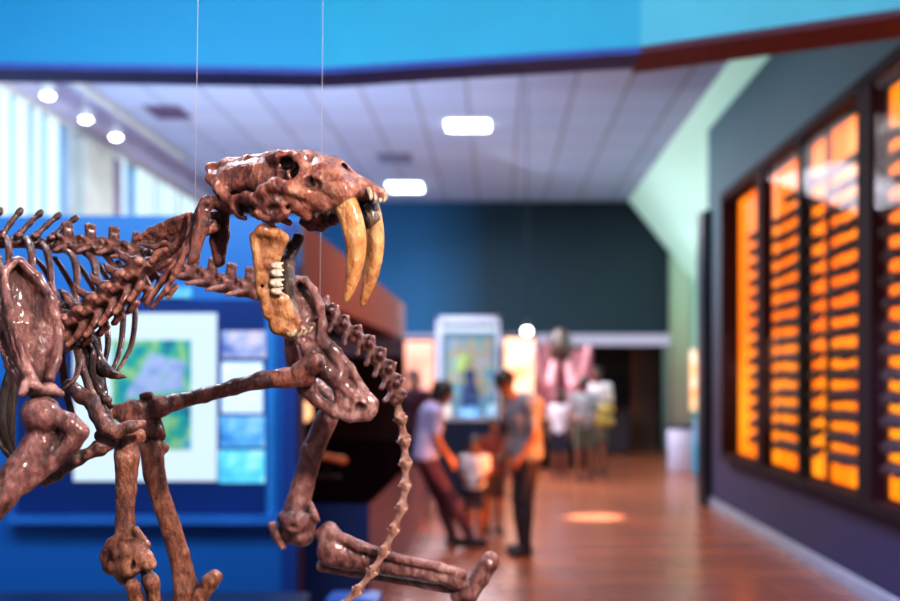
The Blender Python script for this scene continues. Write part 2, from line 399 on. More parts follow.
def canine(pts, y):
    f = Field(.0015, .008)
    sp = cr_spline([(*S(p[0], p[1], y), p[2]*SKY/F) for p in pts], 5)
    for off in (-.35, .35):        # two strands make the flattened saber section
        d = Vector((CA, -SA, 0))
        f.chain([(Vector(q[:3])+d*(off*q[3]), q[3]*.63) for q in sp])
    o = fobj('canine_tooth', f, CT, SKULL, .0002); return o
canine([(346,196,9),(352,212,10.8),(358.5,232,10.4),(361.5,252,8.8),(360,272,6.8),(356,290,4.2),(351,305,.9)], -2.6)
ft = [(366,198,8.6),(371,211,9.2),(374.5,224,8.6),(375,231,5)]  # dark overlay added for the shadow and stain on the far canine's top
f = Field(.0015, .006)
f.chain([(S(p[0], p[1], 1.7), p[2]*SKY/F) for p in ft]); fobj('canine_dark_overlay', f, DK, SKULL, .0004)
canine([(366,196,8),(372,212,9),(376,233,9.2),(376.5,254,8.4),(374,274,6.6),(369.5,291,4),(364.5,306,.9)], 2.2)
for px, py, y, r in ((375,200,-1.6,2.6),(379,201,-.9,2.8),(383,202,-.1,3.0),(386,201,.7,3.2),(388,199,1.6,2.4)):
    tooth_obj('incisor_tooth', [(S(px-2,py-5,y), r*.9*SKY/F), (S(px,py,y), r*SKY/F), (S(px+1,py+5,y), r*.8*SKY/F), (S(px,py+8,y), .0006)], TE, SKULL, .9, 10)
def molar(parent, base, tip, w, fwd, mat=TE, n=3):
    f = Field(.0009, .003); a, b = Vector(base), Vector(tip)
    for i in range(n):
        t = (i-(n-1)/2)/max(n-1,1)*w*1.3
        hgt = 1-.25*abs(i-(n-1)/2)
        f.cap(a+fwd*t, a+fwd*t*.9+(b-a)*hgt, w*.42, w*.16)
    return fobj('cheek_tooth', f, mat, parent, 0, smooth_it=1)
FW = Vector((CA, -SA, 0))
for px, py, w, m_ in ((312,215,.0062,TE),(322,214,.0075,TE),(334,214,.0055,DK)): molar(SKULL, S(px,py,-3.9), S(px,py+8,-3.9), w, FW, m_)
for px, py, w in ((330,218,.007),(340,216,.006)): molar(SKULL, S(px,py-2,2.6), S(px,py+8,2.6), w, FW, DK)

# ---- lower jaw: two halves meeting at the chin, hung wide open
f = Field(.0016, .007)
JY = SKY
def J(px, py, y): return W(px, py, JY+y/100)
f.chain([(J(256,236,-5.5), 5*JY/F), (J(263,231,-5.8), 6.5*JY/F), (J(274,233,-5.6), 6*JY/F), (J(284,237,-5.2), 4.5*JY/F)])
f.ell(J(258,262,-6.2), (.006,.008,.020), k=.004, sub=True)                 # condyle
def jsheet(A, B, n, r, k=.006):
    for i in range(n):
        t = i/(n-1); f.chain([(J(*(a_*(1-t)+b_*t for a_, b_ in zip(a, b))), r*JY/F) for a, b in zip(A, B)], k=k)
jsheet([(256,240,-5.4),(260,265,-4.6),(263,290,-3.8),(270,312,-3.0),(277,328,-2.2)], [(283,240,-5.0),(274,265,-4.3),(275,290,-3.5),(284,308,-2.6),(296,322,-1.6)], 4, 4.6)
f.chain([(J(254,238,-5.5), 3.8*JY/F), (J(258,262,-4.8), 4*JY/F), (J(262,292,-3.8), 4.6*JY/F), (J(268,315,-3), 4.5*JY/F)])
f.chain([(J(277,326,-1.5), 8*JY/F), (J(290,330,-1.0), 8*JY/F), (J(301,332,.5), 6*JY/F)], k=.01)              # symphysis
f.chain([(J(284,300,-2.6), 6*JY/F), (J(292,318,-1.5), 6*JY/F)], k=.01)
f.ell(J(262,286,-4.8), (.003,.006,.003), k=.002, sub=True)
f.ell(J(270,248,-6.6), (.014,.010,.010), k=.006, sub=True)
JAW = fobj('lower_jaw', f, OB, SK, .0006, 100, 1)
f = Field(.0016, .006)
f.chain([(J(298,239,4.5), 6.5*JY/F), (J(293,246,4.3), 6.5*JY/F), (J(288,262,3.3), 7*JY/F), (J(288,285,2), 7*JY/F), (J(291,305,1.6), 5*JY/F), (J(297,322,.6), 5*JY/F)])
fobj('jaw_half', f, DK, JAW, .0005)
f = Field(.0016, .005); f.chain([(J(286,242,3.8), 3.6*JY/F), (J(281,262,1.5), 3.6*JY/F), (J(283,290,.5), 4*JY/F)])
for px, py, y, s_ in ((277,266,-5.0,.9),(277,273,-5.0,1.0),(276.5,283,-4.8,1.1),(277,291,-4.6,.9)):
    f = Field(.001, .003); r0 = 4.0*s_*JY/F
    f.cap(J(px-3,py,y), J(px+1,py,y), r0, r0*.9); f.cap(J(px,py-2*s_,y), J(px+6*s_,py-3*s_,y-.2), r0*.75, r0*.3); f.cap(J(px,py+2*s_,y), J(px+5*s_,py+2*s_,y-.2), r0*.7, r0*.3)
    fobj('cheek_tooth', f, TE, JAW, 0, smooth_it=1)
for px, py, y, r in ((293,334,-2,4.0),(299,335,-1.2,3.2),(304,334,-.4,3.0),(309,332,.5,3.0),(312,329,1.3,2.6)):
    tooth_obj('incisor_tooth', [(J(px-6,py-1,y), r*JY/F), (J(px-1,py,y), r*JY/F), (J(px+2,py-3,y), r*.7*JY/F), (J(px+3,py-6,y), .0008)], TI, JAW, .9, 10)

# ---- vertebrae: kinds are built once in their own frame (x forward, z dorsal), then copied along the spine
def vert_mesh(kind):
    f = Field(.0016, .005); V3 = Vector
    if kind == 'thoracic':
        f.chain([(V3((-.013,0,0)), .0125), (V3((0,0,0)), .0105), (V3((.013,0,0)), .0125)])
        f.cap(V3((0,0,.010)), V3((-.006,0,.020)), .008, .0065)
        f.chain([(V3((-.004,0,.018)), .0065), (V3((-.024,0,.040)), .0055), (V3((-.046,0,.062)), .0062), (V3((-.050,0,.066)), .0058)])
        for s in (-1,1): f.chain([(V3((0,0,.012)), .006), (V3((0,.02*s,.014)), .0055), (V3((.004,.026*s,.012)), .005)])
    elif kind == 'lumbar':
        f.chain([(V3((-.019,0,0)), .0165), (V3((0,0,0)), .0125), (V3((.019,0,0)), .0165)])
        f.cap(V3((-.006,0,.012)), V3((.006,0,.012)), .012)
        for t in (-.007, 0, .007): f.chain([(V3((t,0,.018)), .0055), (V3((t*.8+.001,0,.034)), .0050), (V3((t*.9+.003,0,.047)), .0062)])
        for s in (-1,1):
            f.chain([(V3((.004,.008*s,.002)), .007), (V3((.014,.030*s,-.004)), .0052), (V3((.028,.050*s,-.012)), .0038)])
            f.chain([(V3((.0,.008*s,.002)), .006), (V3((.008,.028*s,-.004)), .0042), (V3((.022,.045*s,-.011)), .003)])
            f.chain([(V3((.006,.010*s,.014)), .006), (V3((.022,.013*s,.022)), .0058)])
            f.chain([(V3((-.006,.007*s,.014)), .006), (V3((-.022,.008*s,.020)), .0055), (V3((-.026,.013*s,.013)), .0035)])
    elif kind == 'cervical':
        f.chain([(V3((-.016,0,0)), .013), (V3((0,0,-.001)), .0105), (V3((.016,0,0)), .012)])
        f.cap(V3((-.006,0,.014)), V3((.006,0,.014)), .0085)
        f.chain([(V3((0,0,.018)), .006), (V3((-.004,0,.030)), .0048), (V3((-.003,0,.040)), .0026)])
        for s in (-1,1):
            f.chain([(V3((.004,.012*s,.009)), .007), (V3((.02,.018*s,.013)), .0062)])
            f.chain([(V3((-.004,.012*s,.009)), .007), (V3((-.02,.016*s,.016)), .0066)])
            f.chain([(V3((.008,.012*s,-.004)), .006), (V3((-.004,.026*s,-.014)), .0052), (V3((-.022,.034*s,-.018)), .0045)])
            f.chain([(V3((.006,.014*s,-.008)), .005), (V3((.004,.02*s,-.026)), .0045), (V3((-.012,.021*s,-.030)), .0040)])
            f.chain([(V3((.010,.010*s,.002)), .005), (V3((-.010,.020*s,.006)), .005)])
    elif kind == 'tail_base':
        f.chain([(V3((-.015,0,0)), .0125), (V3((0,0,0)), .0085), (V3((.015,0,0)), .0125)])
        for s in (-1,1):
            f.chain([(V3((.002,.006*s,0)), .006), (V3((-.008,.028*s,-.003)), .0045)])
            f.chain([(V3((.008,.004*s,.008)), .005), (V3((.019,.009*s,.015)), .0048)])
            f.chain([(V3((-.008,.003*s,.008)), .0045), (V3((-.014,.006*s,.013)), .004)])
        f.chain([(V3((0,0,.008)), .005), (V3((-.006,0,.019)), .0038)])
    elif kind == 'tail_tip':
        f.chain([(V3((-.024,0,0)), .0095), (V3((-.018,0,0)), .0088), (V3((-.008,0,0)), .0066), (V3((.008,0,0)), .0066), (V3((.018,0,0)), .009), (V3((.024,0,0)), .0100)])
        for s in (-1,1):
            f.chain([(V3((.016,.004*s,.004)), .005), (V3((.025,.008*s,.010)), .0040)])
            f.chain([(V3((.018,.004*s,-.003)), .0045), (V3((.022,.012*s,-.006)), .0038)])
            f.chain([(V3((-.018,.004*s,.0)), .0045), (V3((-.022,.011*s,.003)), .0038)])
    return fobj('v_'+kind, f, RB, None, .0006, 140, 1, origin=(0,0,0))
PROTO = {}
USED = set()
def vertebra(kind, name, P, fwd, up, scale=1.0, mat=None):
    if kind not in PROTO:
        PROTO[kind] = vert_mesh(kind)
    fwd = Vector(fwd).normalized(); left = Vector(up).cross(fwd).normalized(); up2 = fwd.cross(left)
    R = Matrix((fwd, left, up2)).transposed().to_4x4()
    sx, sy, sz = (scale, scale, scale) if not isinstance(scale, tuple) else scale
    M = Matrix.Translation(Vector(P)-SK.location) @ R @ Matrix.Diagonal((sx, sy, sz, 1))
    if kind not in USED:
        o = PROTO[kind]; USED.add(kind); o.name = name; o.parent = SK; o.matrix_local = M
    else: o = copy_to(PROTO[kind], name, SK, M)
    if mat is not None:
        o.material_slots[0].link = 'OBJECT'; o.material_slots[0].material = mat
    return o
def along(pts, dists):
    """positions and tangents at arc lengths on a dense spline of world points"""
    Q = [Vector(p) for p in cr_spline([tuple(p) for p in pts], 24)]
    acc = [0]
    for a, b in zip(Q[:-1], Q[1:]): acc.append(acc[-1]+(b-a).length)
    out = []
    for d in dists:
        d = min(d, acc[-1]-1e-5); i = max(j for j in range(len(acc)) if acc[j] <= d); i = min(i, len(Q)-2)
        t = (d-acc[i])/(acc[i+1]-acc[i]); i2 = min(i+6, len(Q)-1); i1 = max(i-6, 0)
        out.append((Q[i].lerp(Q[i+1], t), (Q[i2]-Q[i1]).normalized()))
    return out, acc[-1]
# trunk: T1 by the shoulders, out of the frame on the left, back in along the top, down to the pelvis. forward = towards the head
trunk = [W(66,326,2.36), W(28,312,2.40), W(-12,286,2.45), W(-32,262,2.52), W(-24,248,2.58), W(2,243,2.62), W(30,243,2.65), W(60,246,2.68), W(90,248,2.70), W(118,252,2.72), W(150,262,2.72), W(185,274,2.71), W(215,284,2.70), W(245,291,2.69), W(270,295,2.68)]
_, TL = along(trunk, [0])
nT = 13; d = .008; ds = []; kinds = []
def run_px(d_): q = along(trunk, [d_])[0][0][0]; return 497+q.x*F/q.y if d_ > .28 else -99
while run_px(d) < 64: ds.append(d); kinds.append('thoracic'); d += .0325
d += .004
while d < TL-.01: ds.append(d); kinds.append('lumbar'); d += .0455
pos, _ = along(trunk, ds)
for (p, t), kd in zip(pos, kinds):
    x = 497+p.x*F/p.y
    if kd == 'thoracic': vertebra(kd, 'thoracic_vertebra', p, -t, (0,0,1), 1.0, RB)
    else: vertebra(kd, 'lumbar_vertebra', p, -t, (0,-.05,1), 1.0, RB if x < 170 else PB)
# neck
neck = [W(66,326,2.36), W(84,318,2.34), W(104,303,2.32), W(124,287,2.30), W(143,270,2.28), W(162,256,2.27), W(180,243,2.26)]
pos, NL = along(neck, [.006, .046, .086, .126, .166, .206])
for i, (p, t) in enumerate(pos): vertebra('cervical', 'neck_vertebra', p, t, (-.35,-.35,.9), (1.30, 1.34, 1.34), RB)
for q_ in ([(86,324,2.36,6),(76,308,2.37,6),(66,296,2.38,4.5),(60,290,2.38,2)], [(72,328,2.37,6),(62,310,2.38,6),(54,298,2.39,4),(50,292,2.39,2)]): bone('spinous_process', [q_, [(q_[0][0]+5,q_[0][1]+3,q_[0][2],4), (q_[1][0]+5,q_[1][1]+3,q_[1][2],3.5), (q_[2][0]+2,q_[2][1]+1,q_[2][2],2.5)]], DB)
# axis with its long blade, atlas with its two hanging wings
bone('axis_vertebra', sheet([(140,238,2.24,0),(160,227,2.24,0),(184,217,2.23,0)], [(152,243,2.25,0),(170,238,2.25,0),(188,230,2.24,0)], 4, 2.4)
     +[[(136,240,2.24,3),(150,231,2.24,3.2),(168,222,2.24,3),(188,216,2.23,3.6)], [(142,244,2.24,2.5),(154,247,2.24,3.2),(165,243,2.24,3)],
       [(160,258,2.26,6),(174,247,2.25,6.5),(190,234,2.24,6.5)], [(190,216,2.22,4),(193,226,2.21,5),(190,238,2.21,5)],
       [(190,240,2.2,4.5),(181,255,2.19,4.5),(172,268,2.19,4),(163,280,2.2,4),(154,292,2.2,3.4),(147,304,2.2,2.6)], [(196,232,2.2,4),(186,252,2.18,3.6),(176,272,2.18,3.4),(166,290,2.19,3),(152,308,2.2,2)],
       [(152,262,2.22,3.6),(158,254,2.22,4),(166,250,2.22,3.4)], [(158,268,2.23,4),(168,262,2.22,4)], [(176,286,2.2,2.6),(168,298,2.2,1.8)]], RB, k=.0045,
     holes=[(W(172,243,2.22), (.010,.012,.005)), (W(168,262,2.2), (.005,.01,.005))], noise=.0012)
bone('atlas_vertebra', sheet([(202,206,2.2,0),(196,230,2.18,0),(190,262,2.18,0)], [(209,208,2.2,0),(205,230,2.18,0),(195,258,2.18,0)], 3, 3.2)
     +sheet([(212,214,2.25,0),(213,240,2.26,0),(217,264,2.26,0)], [(226,212,2.25,0),(226,235,2.26,0),(221,262,2.26,0)], 3, 3.5)
     +[[(198,215,2.2,5),(207,202,2.2,6),(220,204,2.23,6),(228,210,2.26,5)], [(200,232,2.22,6),(214,226,2.24,7)], [(214,200,2.22,5),(226,205,2.22,6),(238,204,2.22,5)]], RB,
     holes=[(W(199,216,2.17), (.006,.010,.005))], noise=.001)
# sacrum
bone('sacrum', [[(268,292,2.68,11),(290,298,2.69,11),(312,304,2.7,9),(322,308,2.7,7)], [(280,282,2.69,4),(300,286,2.7,5),(314,292,2.7,4)]], PB)
# tail
tl = [W(322,308,2.70), W(333,319,2.69), W(346,331,2.69), W(363,344,2.70), W(379,362,2.71), W(392,384,2.72), W(398,408,2.73), W(403,433,2.74), W(405,457,2.74), W(405,480,2.73), W(402,504,2.71), W(394,528,2.69), W(384,551,2.67), W(371,573,2.65), W(352,596,2.63), W(325,618,2.61), W(295,634,2.6)]
_, L_ = along(tl, [0]); ds = []; d = .012
while d < L_-.01:
    ds.append(d); d += (.0335 if d < .25 else .0505)
pos, _ = along(tl, ds)
for (p, t), d in zip(pos, ds):
    up = Vector((.6,-.5,.6)) if d < .33 else Vector((.5,-.8,.1))
    if d < .25: vertebra('tail_base', 'tail_vertebra', p, -t, up, (1.1, 1.35, 1.35), PB)
    else:
        s_ = 1.0-.25*(d-.25)/max(L_-.25, .1); vertebra('tail_tip', 'tail_vertebra', p, -t, up, (.98, s_*1.12, s_*1.12), TN)
# chevrons of the joints are part of the vertebrae; ribs
def rib(pts, mat=RB, flat=.8):
    sp = cr_spline([(*W(p[0],p[1],p[2]), p[3]*p[2]/F) for p in pts], 7)
    return MB().tube([q[:3] for q in sp], [q[3] for q in sp], 10, flat).build('rib', mat, SK, True)
NR = [ # near side, hanging from the spine
 [(7,238,2.60,4.2),(9,250,2.57,3.8),(8,275,2.54,3.2),(2,310,2.52,3)],
 [(26,238,2.62,4.4),(30,246,2.58,4.2),(32,262,2.55,3.6),(31,300,2.53,3),(30,330,2.5,3)],
 [(42,243,2.64,4.2),(47,252,2.6,4),(51,275,2.57,3.4),(52,310,2.53,3.2),(58,345,2.5,3)],
 [(60,248,2.66,4),(72,255,2.62,4),(77,275,2.59,3.6),(76,300,2.56,3.2),(84,335,2.52,3),(92,360,2.5,2.8)],
 [(84,252,2.68,4),(93,260,2.64,4.4),(97,277,2.6,3.8),(103,305,2.57,3),(108,340,2.53,3),(104,366,2.5,2.6)],
 [(106,256,2.7,3.4),(116,270,2.66,3.4),(123,300,2.6,3),(122,336,2.56,3),(118,356,2.52,2.8),(112,371,2.5,2.4)],
 [(118,262,2.71,3),(130,280,2.66,3),(135,310,2.6,2.8),(132,342,2.56,2.8),(124,360,2.52,2.4),(115,374,2.5,2.2)],
 # far side, slanting down to the right
 [(10,258,2.68,3),(22,264,2.74,3),(36,275,2.78,3),(50,296,2.8,3),(60,330,2.8,3)],
 [(34,258,2.7,3),(42,266,2.76,3),(50,280,2.8,3),(62,310,2.82,3),(70,345,2.8,3)],
 [(55,258,2.72,3),(64,272,2.78,3),(74,291,2.82,3),(84,320,2.84,3),(86,350,2.8,3)],
 [(76,262,2.74,3),(86,276,2.8,3),(96,296,2.84,2.8),(102,330,2.84,2.6)],
 [(98,264,2.76,3),(106,276,2.82,3),(113,290,2.86,2.6),(118,320,2.86,2.4)],
 # front of the chest, below the neck
 [(72,332,2.36,5),(77,348,2.33,4.4),(79,364,2.30,3.4),(74,380,2.28,2.8),(62,391,2.28,2.2)],
 [(80,334,2.38,4.6),(92,352,2.36,4),(92,372,2.36,4),(98,392,2.37,3.6),(112,408,2.38,3)],
 [(58,335,2.4,4.5),(62,360,2.42,4.2),(66,390,2.44,4),(74,422,2.46,3)],
 [(50,330,2.44,4),(44,370,2.46,4),(52,410,2.48,3.4),(66,450,2.5,3)],
 # the other side, dark, left of the shoulder
 [(12,366,2.4,4.5),(4,395,2.4,5),(2,425,2.4,5),(10,452,2.42,4),(26,470,2.44,3)],
 [(16,370,2.44,4),(12,405,2.44,4.6),(11,440,2.44,4),(16,465,2.46,3)],
 [(-6,430,2.4,4),(4,450,2.4,3.6),(16,464,2.42,3)],
]
for i, r_ in enumerate(NR): rib(r_, RB if i < 12 else (DK if i > 15 else DB), .7)
# sternum and first costal spike
bone('sternum', [[(118,438,2.42,6),(100,449,2.41,7),(92,452,2.41,5.5),(78,458,2.41,7.5),(66,466,2.42,6.5),(56,474,2.43,7),(44,482,2.45,5)], [(96,444,2.40,4),(86,456,2.4,4)]], DB, holes=[(W(66,467,2.395), (.011,.012,.006))])
bone('manubrium', [[(98,356,2.4,4),(104,370,2.4,7),(112,374,2.4,4.5),(118,376,2.39,3),(126,377,2.39,1.4)], [(92,340,2.4,5),(100,366,2.4,6)]], DB)
# ---- shoulder blades
bone('scapula', sheet([(14,261,2.14,0),(2,275,2.14,0),(2,320,2.12,0),(14,355,2.11,0),(30,384,2.10,0)], [(22,261,2.14,0),(46,292,2.15,0),(57,330,2.15,0),(54,362,2.13,0),(48,384,2.11,0)], 10, 3.2, .012)
     +[[(14,262,2.13,4),(4,272,2.12,4.5),(5,290,2.11,4.2),(12,320,2.09,4.5),(20,345,2.08,4.2),(28,372,2.07,5),(36,386,2.07,6)],   # spine ridge
       [(18,261,2.14,4),(38,276,2.15,4),(53,300,2.155,4),(60,330,2.15,4),(57,360,2.13,4.5),(50,378,2.11,5)],
       [(-4,300,2.13,4),(-2,335,2.12,4),(10,366,2.11,4.5),(24,386,2.1,5)],
       [(24,390,2.1,6),(36,391,2.08,7),(50,390,2.09,7),(60,394,2.09,4.5)], [(26,384,2.06,5),(22,394,2.05,4)]], PB, noise=.0006)
bone('scapula', sheet([(84,332,2.38,0),(86,370,2.38,0),(96,400,2.38,0),(106,424,2.38,0)], [(96,335,2.44,0),(100,370,2.44,0),(105,400,2.42,0),(110,424,2.4,0)], 4, 4.2)
     +[[(80,336,2.37,3.5),(83,370,2.35,4),(92,396,2.35,4.5),(104,422,2.36,5)],
       [(70,386,2.32,7),(82,396,2.30,7.5),(92,402,2.29,7.5),(97,414,2.28,7.5),(104,427,2.27,8),(116,431,2.27,8),(130,427,2.27,6),(143,423,2.28,3.5)], [(112,440,2.29,7),(100,436,2.29,6)],
       [(102,398,2.36,4),(107,400,2.35,5)]], DB, noise=.0009)
# ---- near fore limb (animal's right)
bone('humerus', [[(41,414,2.09,15),(48,424,2.08,16),(40,446,2.06,17),(20,472,2.04,16),(0,496,2.02,16),(-30,535,2.0,15),(-56,566,1.99,19)],
                 [(56,416,2.07,9),(70,424,2.06,10),(80,432,2.06,8),(72,444,2.06,8),(50,462,2.05,9),(25,486,2.04,8)],
                 [(38,415,2.06,17),(42,416,2.05,17)], [(34,408,2.08,11),(46,408,2.08,12)], [(-70,560,2.0,14),(-44,572,1.98,15)]], PB, k=.010, noise=.0007, h=.0022,
     holes=[(W(66,428,2.02), (.013,.012,.006))])
bone('ulna', [[(-72,545,2.05,10),(-64,575,2.03,13),(-58,610,2.03,11),(-50,680,2.05,8),(-46,738,2.06,8)]], PB, h=.0024)
bone('radius', [[(-52,592,1.99,12),(-48,640,2.0,8),(-40,700,2.02,9),(-36,740,2.02,13)]], PB, h=.0024)
# ---- far fore limb (animal's left)
bone('humerus', [[(126,440,2.33,11),(127,458,2.32,12),(126,490,2.32,10),(125,520,2.32,9.3),(126,540,2.32,12)],
                 [(114,545,2.31,9),(108,556,2.31,8),(112,566,2.31,9),(128,566,2.3,12),(144,558,2.3,9),(149,564,2.3,7)],
                 [(122,552,2.3,12),(134,552,2.3,12)], [(110,548,2.3,5),(107,551,2.3,4)], [(136,530,2.31,4),(146,545,2.31,5)], [(138,436,2.33,8),(118,438,2.34,8)], [(124,578,2.31,7),(120,572,2.31,7)]], TB, k=.006, noise=.001, holes=[(W(128,534,2.275), (.010,.018,.013)), (W(131,566,2.27), (.005,.02,.012))])
bone('radius', [[(133,586,2.29,8),(137,600,2.3,7),(141,650,2.32,7),(146,692,2.32,10)]], TB)
bone('ulna', [[(146,572,2.32,6),(151,582,2.31,8.5),(154,600,2.32,6.5),(158,650,2.34,5.5),(160,690,2.34,7)]], TB)
# ---- pelvis
PY = 2.66
bone('pelvis', sheet([(293,288,PY+.02,0),(300,320,PY+.01,0),(311,350,PY,0)], [(300,279,PY+.03,0),(318,306,PY+.02,0),(323,342,PY,0)], 6, 3, .008)
     +[[(291,290,PY,3.2),(296,279,PY+.01,3.2),(305,280,PY,3.4),(313,290,PY,3.8),(320,306,PY,4.2),(323,325,PY,4.5),(322,345,PY,6)],
       [(290,292,PY,3),(293,315,PY,3.6),(302,340,PY,5),(312,354,PY,9)],
       [(312,352,PY+.01,11),(320,366,PY+.01,12)],
       [(326,340,PY,4),(338,352,PY,4),(350,368,PY,4.5),(363,390,PY,4.5),(373,403,PY,6)],
       [(322,368,PY,10),(338,380,PY,9.5),(350,392,PY,8),(362,404,PY,9),(371,410,PY,7)],
       [(304,378,PY,7),(303,389,PY,6),(316,400,PY,6),(334,411,PY,6),(350,416,PY,6.5),(368,416,PY,5.5)],
       [(338,392,PY,5),(345,405,PY,6)], [(330,350,PY,6),(342,372,PY,7)], [(308,378,PY,7),(312,388,PY,6)], [(341,400,PY,7),(352,408,PY,7)], [(336,410,PY,6),(344,402,PY,6)], [(310,390,PY,6),(318,398,PY,5)]], PB, k=.007,
     holes=[(W(326,394,PY), (.016,.04,.0085), [[.83,0,.55],[0,1,0],[-.55,0,.83]]), (W(360,408,PY-.02), (.013,.014,.012)), (W(305,308,PY-.022), (.016,.016,.045))])
bone('pelvis', [[(289,330,2.74,6),(292,350,2.76,7),(296,372,2.78,9),(318,390,2.8,9),(338,404,2.8,8)], [(292,300,2.76,5),(289,330,2.74,6)]], PB)
# ---- left hind limb, stretched forward
bone('femur', [[(316,363,2.62,10),(312,364,2.62,10.5),(300,371,2.62,9.5)], [(306,378,2.63,9),(286,378,2.63,10),(262,380,2.62,8.5),(235,387,2.61,7.6),(205,395,2.60,7.2),(176,402,2.59,7.8),(158,407,2.58,11),(142,412,2.57,12.5)],
               [(133,408,2.55,9),(127,416,2.55,9),(140,424,2.56,8),(154,432,2.57,9)], [(150,395,2.57,4),(142,396,2.57,3)], [(155,425,2.59,8),(160,436,2.59,6)], [(112,412,2.55,7),(128,410,2.55,8)]], RB, k=.008)
bone('tibia', [[(143,445,2.58,7),(152,447,2.57,9.5),(162,448,2.58,7)], [(152,450,2.57,12),(154,474,2.57,10.5),(162,503,2.58,9.5),(172,535,2.59,9),(180,565,2.6,9),(185,590,2.6,11),(184,600,2.6,11)],
              [(154,452,2.56,6),(163,485,2.57,4),(174,518,2.58,4.5),(184,552,2.59,5),(191,585,2.6,7)]], TB, k=.005)
bone('heel_bone', [[(188,606,2.6,9),(200,596,2.6,8.5),(210,582,2.6,8.5),(215,577,2.6,7.5)]], TB)
# ---- right hind limb, folded
bone('femur', [[(338,392,2.84,10),(326,420,2.84,11),(313,450,2.85,11),(303,485,2.86,11),(297,508,2.86,13)],
               [(288,520,2.85,9),(290,532,2.85,11),(302,534,2.84,12),(308,522,2.85,9)], [(310,505,2.85,4),(313,515,2.84,5),(317,520,2.84,3)], [(283,518,2.86,6),(290,512,2.86,6)], [(296,522,2.82,13)]],
     PB, k=.006, holes=[(W(292,528,2.79), (.013,.010,.009))])
bone('kneecap', [[(273,526,2.84,5),(277,535,2.84,5.5),(283,546,2.84,4)]], PB)
bone('tibia', [[(322,534,2.80,7),(329,530,2.8,8),(336,536,2.8,7)], [(329,536,2.80,11),(334,550,2.80,17),(350,556,2.80,14.5),(372,561,2.8,11.5),(400,567,2.79,9.5),(432,573,2.78,8.5),(455,580,2.77,9.5),(466,585,2.77,8)],
               [(332,534,2.78,6),(360,546,2.77,5.5),(400,559,2.77,4.5),(440,567,2.76,4.5),(462,574,2.76,5)]], PB, k=.006)
bone('fibula', [[(322,566,2.83,6),(352,572,2.84,5),(400,580,2.83,4.5),(450,588,2.8,6)]], PB)
bone('heel_bone', [[(458,596,2.78,8),(470,592,2.77,9.5),(480,578,2.77,9),(489,563,2.77,9.5),(491,559,2.77,8)]], PB, holes=[(W(492,560,2.745), (.008,.006,.006))])
# ---- feet on the platform (below the picture)
def paw(cx, cy, Y, yaw, ax, ay, mat):
    """carpals at (ax,ay) down to four toes and a base on the platform"""
    A = W(ax, ay, Y); G = Vector((W(cx,cy,Y).x, Y, PLZ))
    f = Field(.0024, .006); f.cap(A, A+Vector((.01,0,-.012)), .02, .018)
    d = Vector((math.cos(yaw), math.sin(yaw), 0)); n = Vector((-d.y, d.x, 0))
    for i in range(4):
        o = n*(i-1.5)*.022
        m1 = A+o*.6+d*.012+Vector((0,0,-.02)); kn = G+o+d*.035+Vector((0,0,.030)); t1 = G+o*1.15+d*.075+Vector((0,0,.026)); t2 = G+o*1.25+d*.105+Vector((0,0,.014))
        f.chain([(m1, .0095), ((m1+kn)/2, .0070), (kn, .0090)]); f.chain([(kn, .0085), ((kn+t1)/2, .006), (t1, .0075)]); f.chain([(t1, .0070), (t2, .0055)])
        f.chain([(t2, .0060), (t2+d*.018+Vector((0,0,.006)), .004), (t2+d*.026+Vector((0,0,-.006)), .0012)])
    return fobj('paw', f, mat, SK, .0003)
paw(160, 700, 2.33, math.radians(-60), 148, 706, TB)
paw(-30, 790, 2.03, math.radians(-75), -40, 752, PB)
paw(200, 700, 2.6, math.radians(-50), 190, 618, TB)
paw(500, 690, 2.78, math.radians(-20), 470, 606, PB)
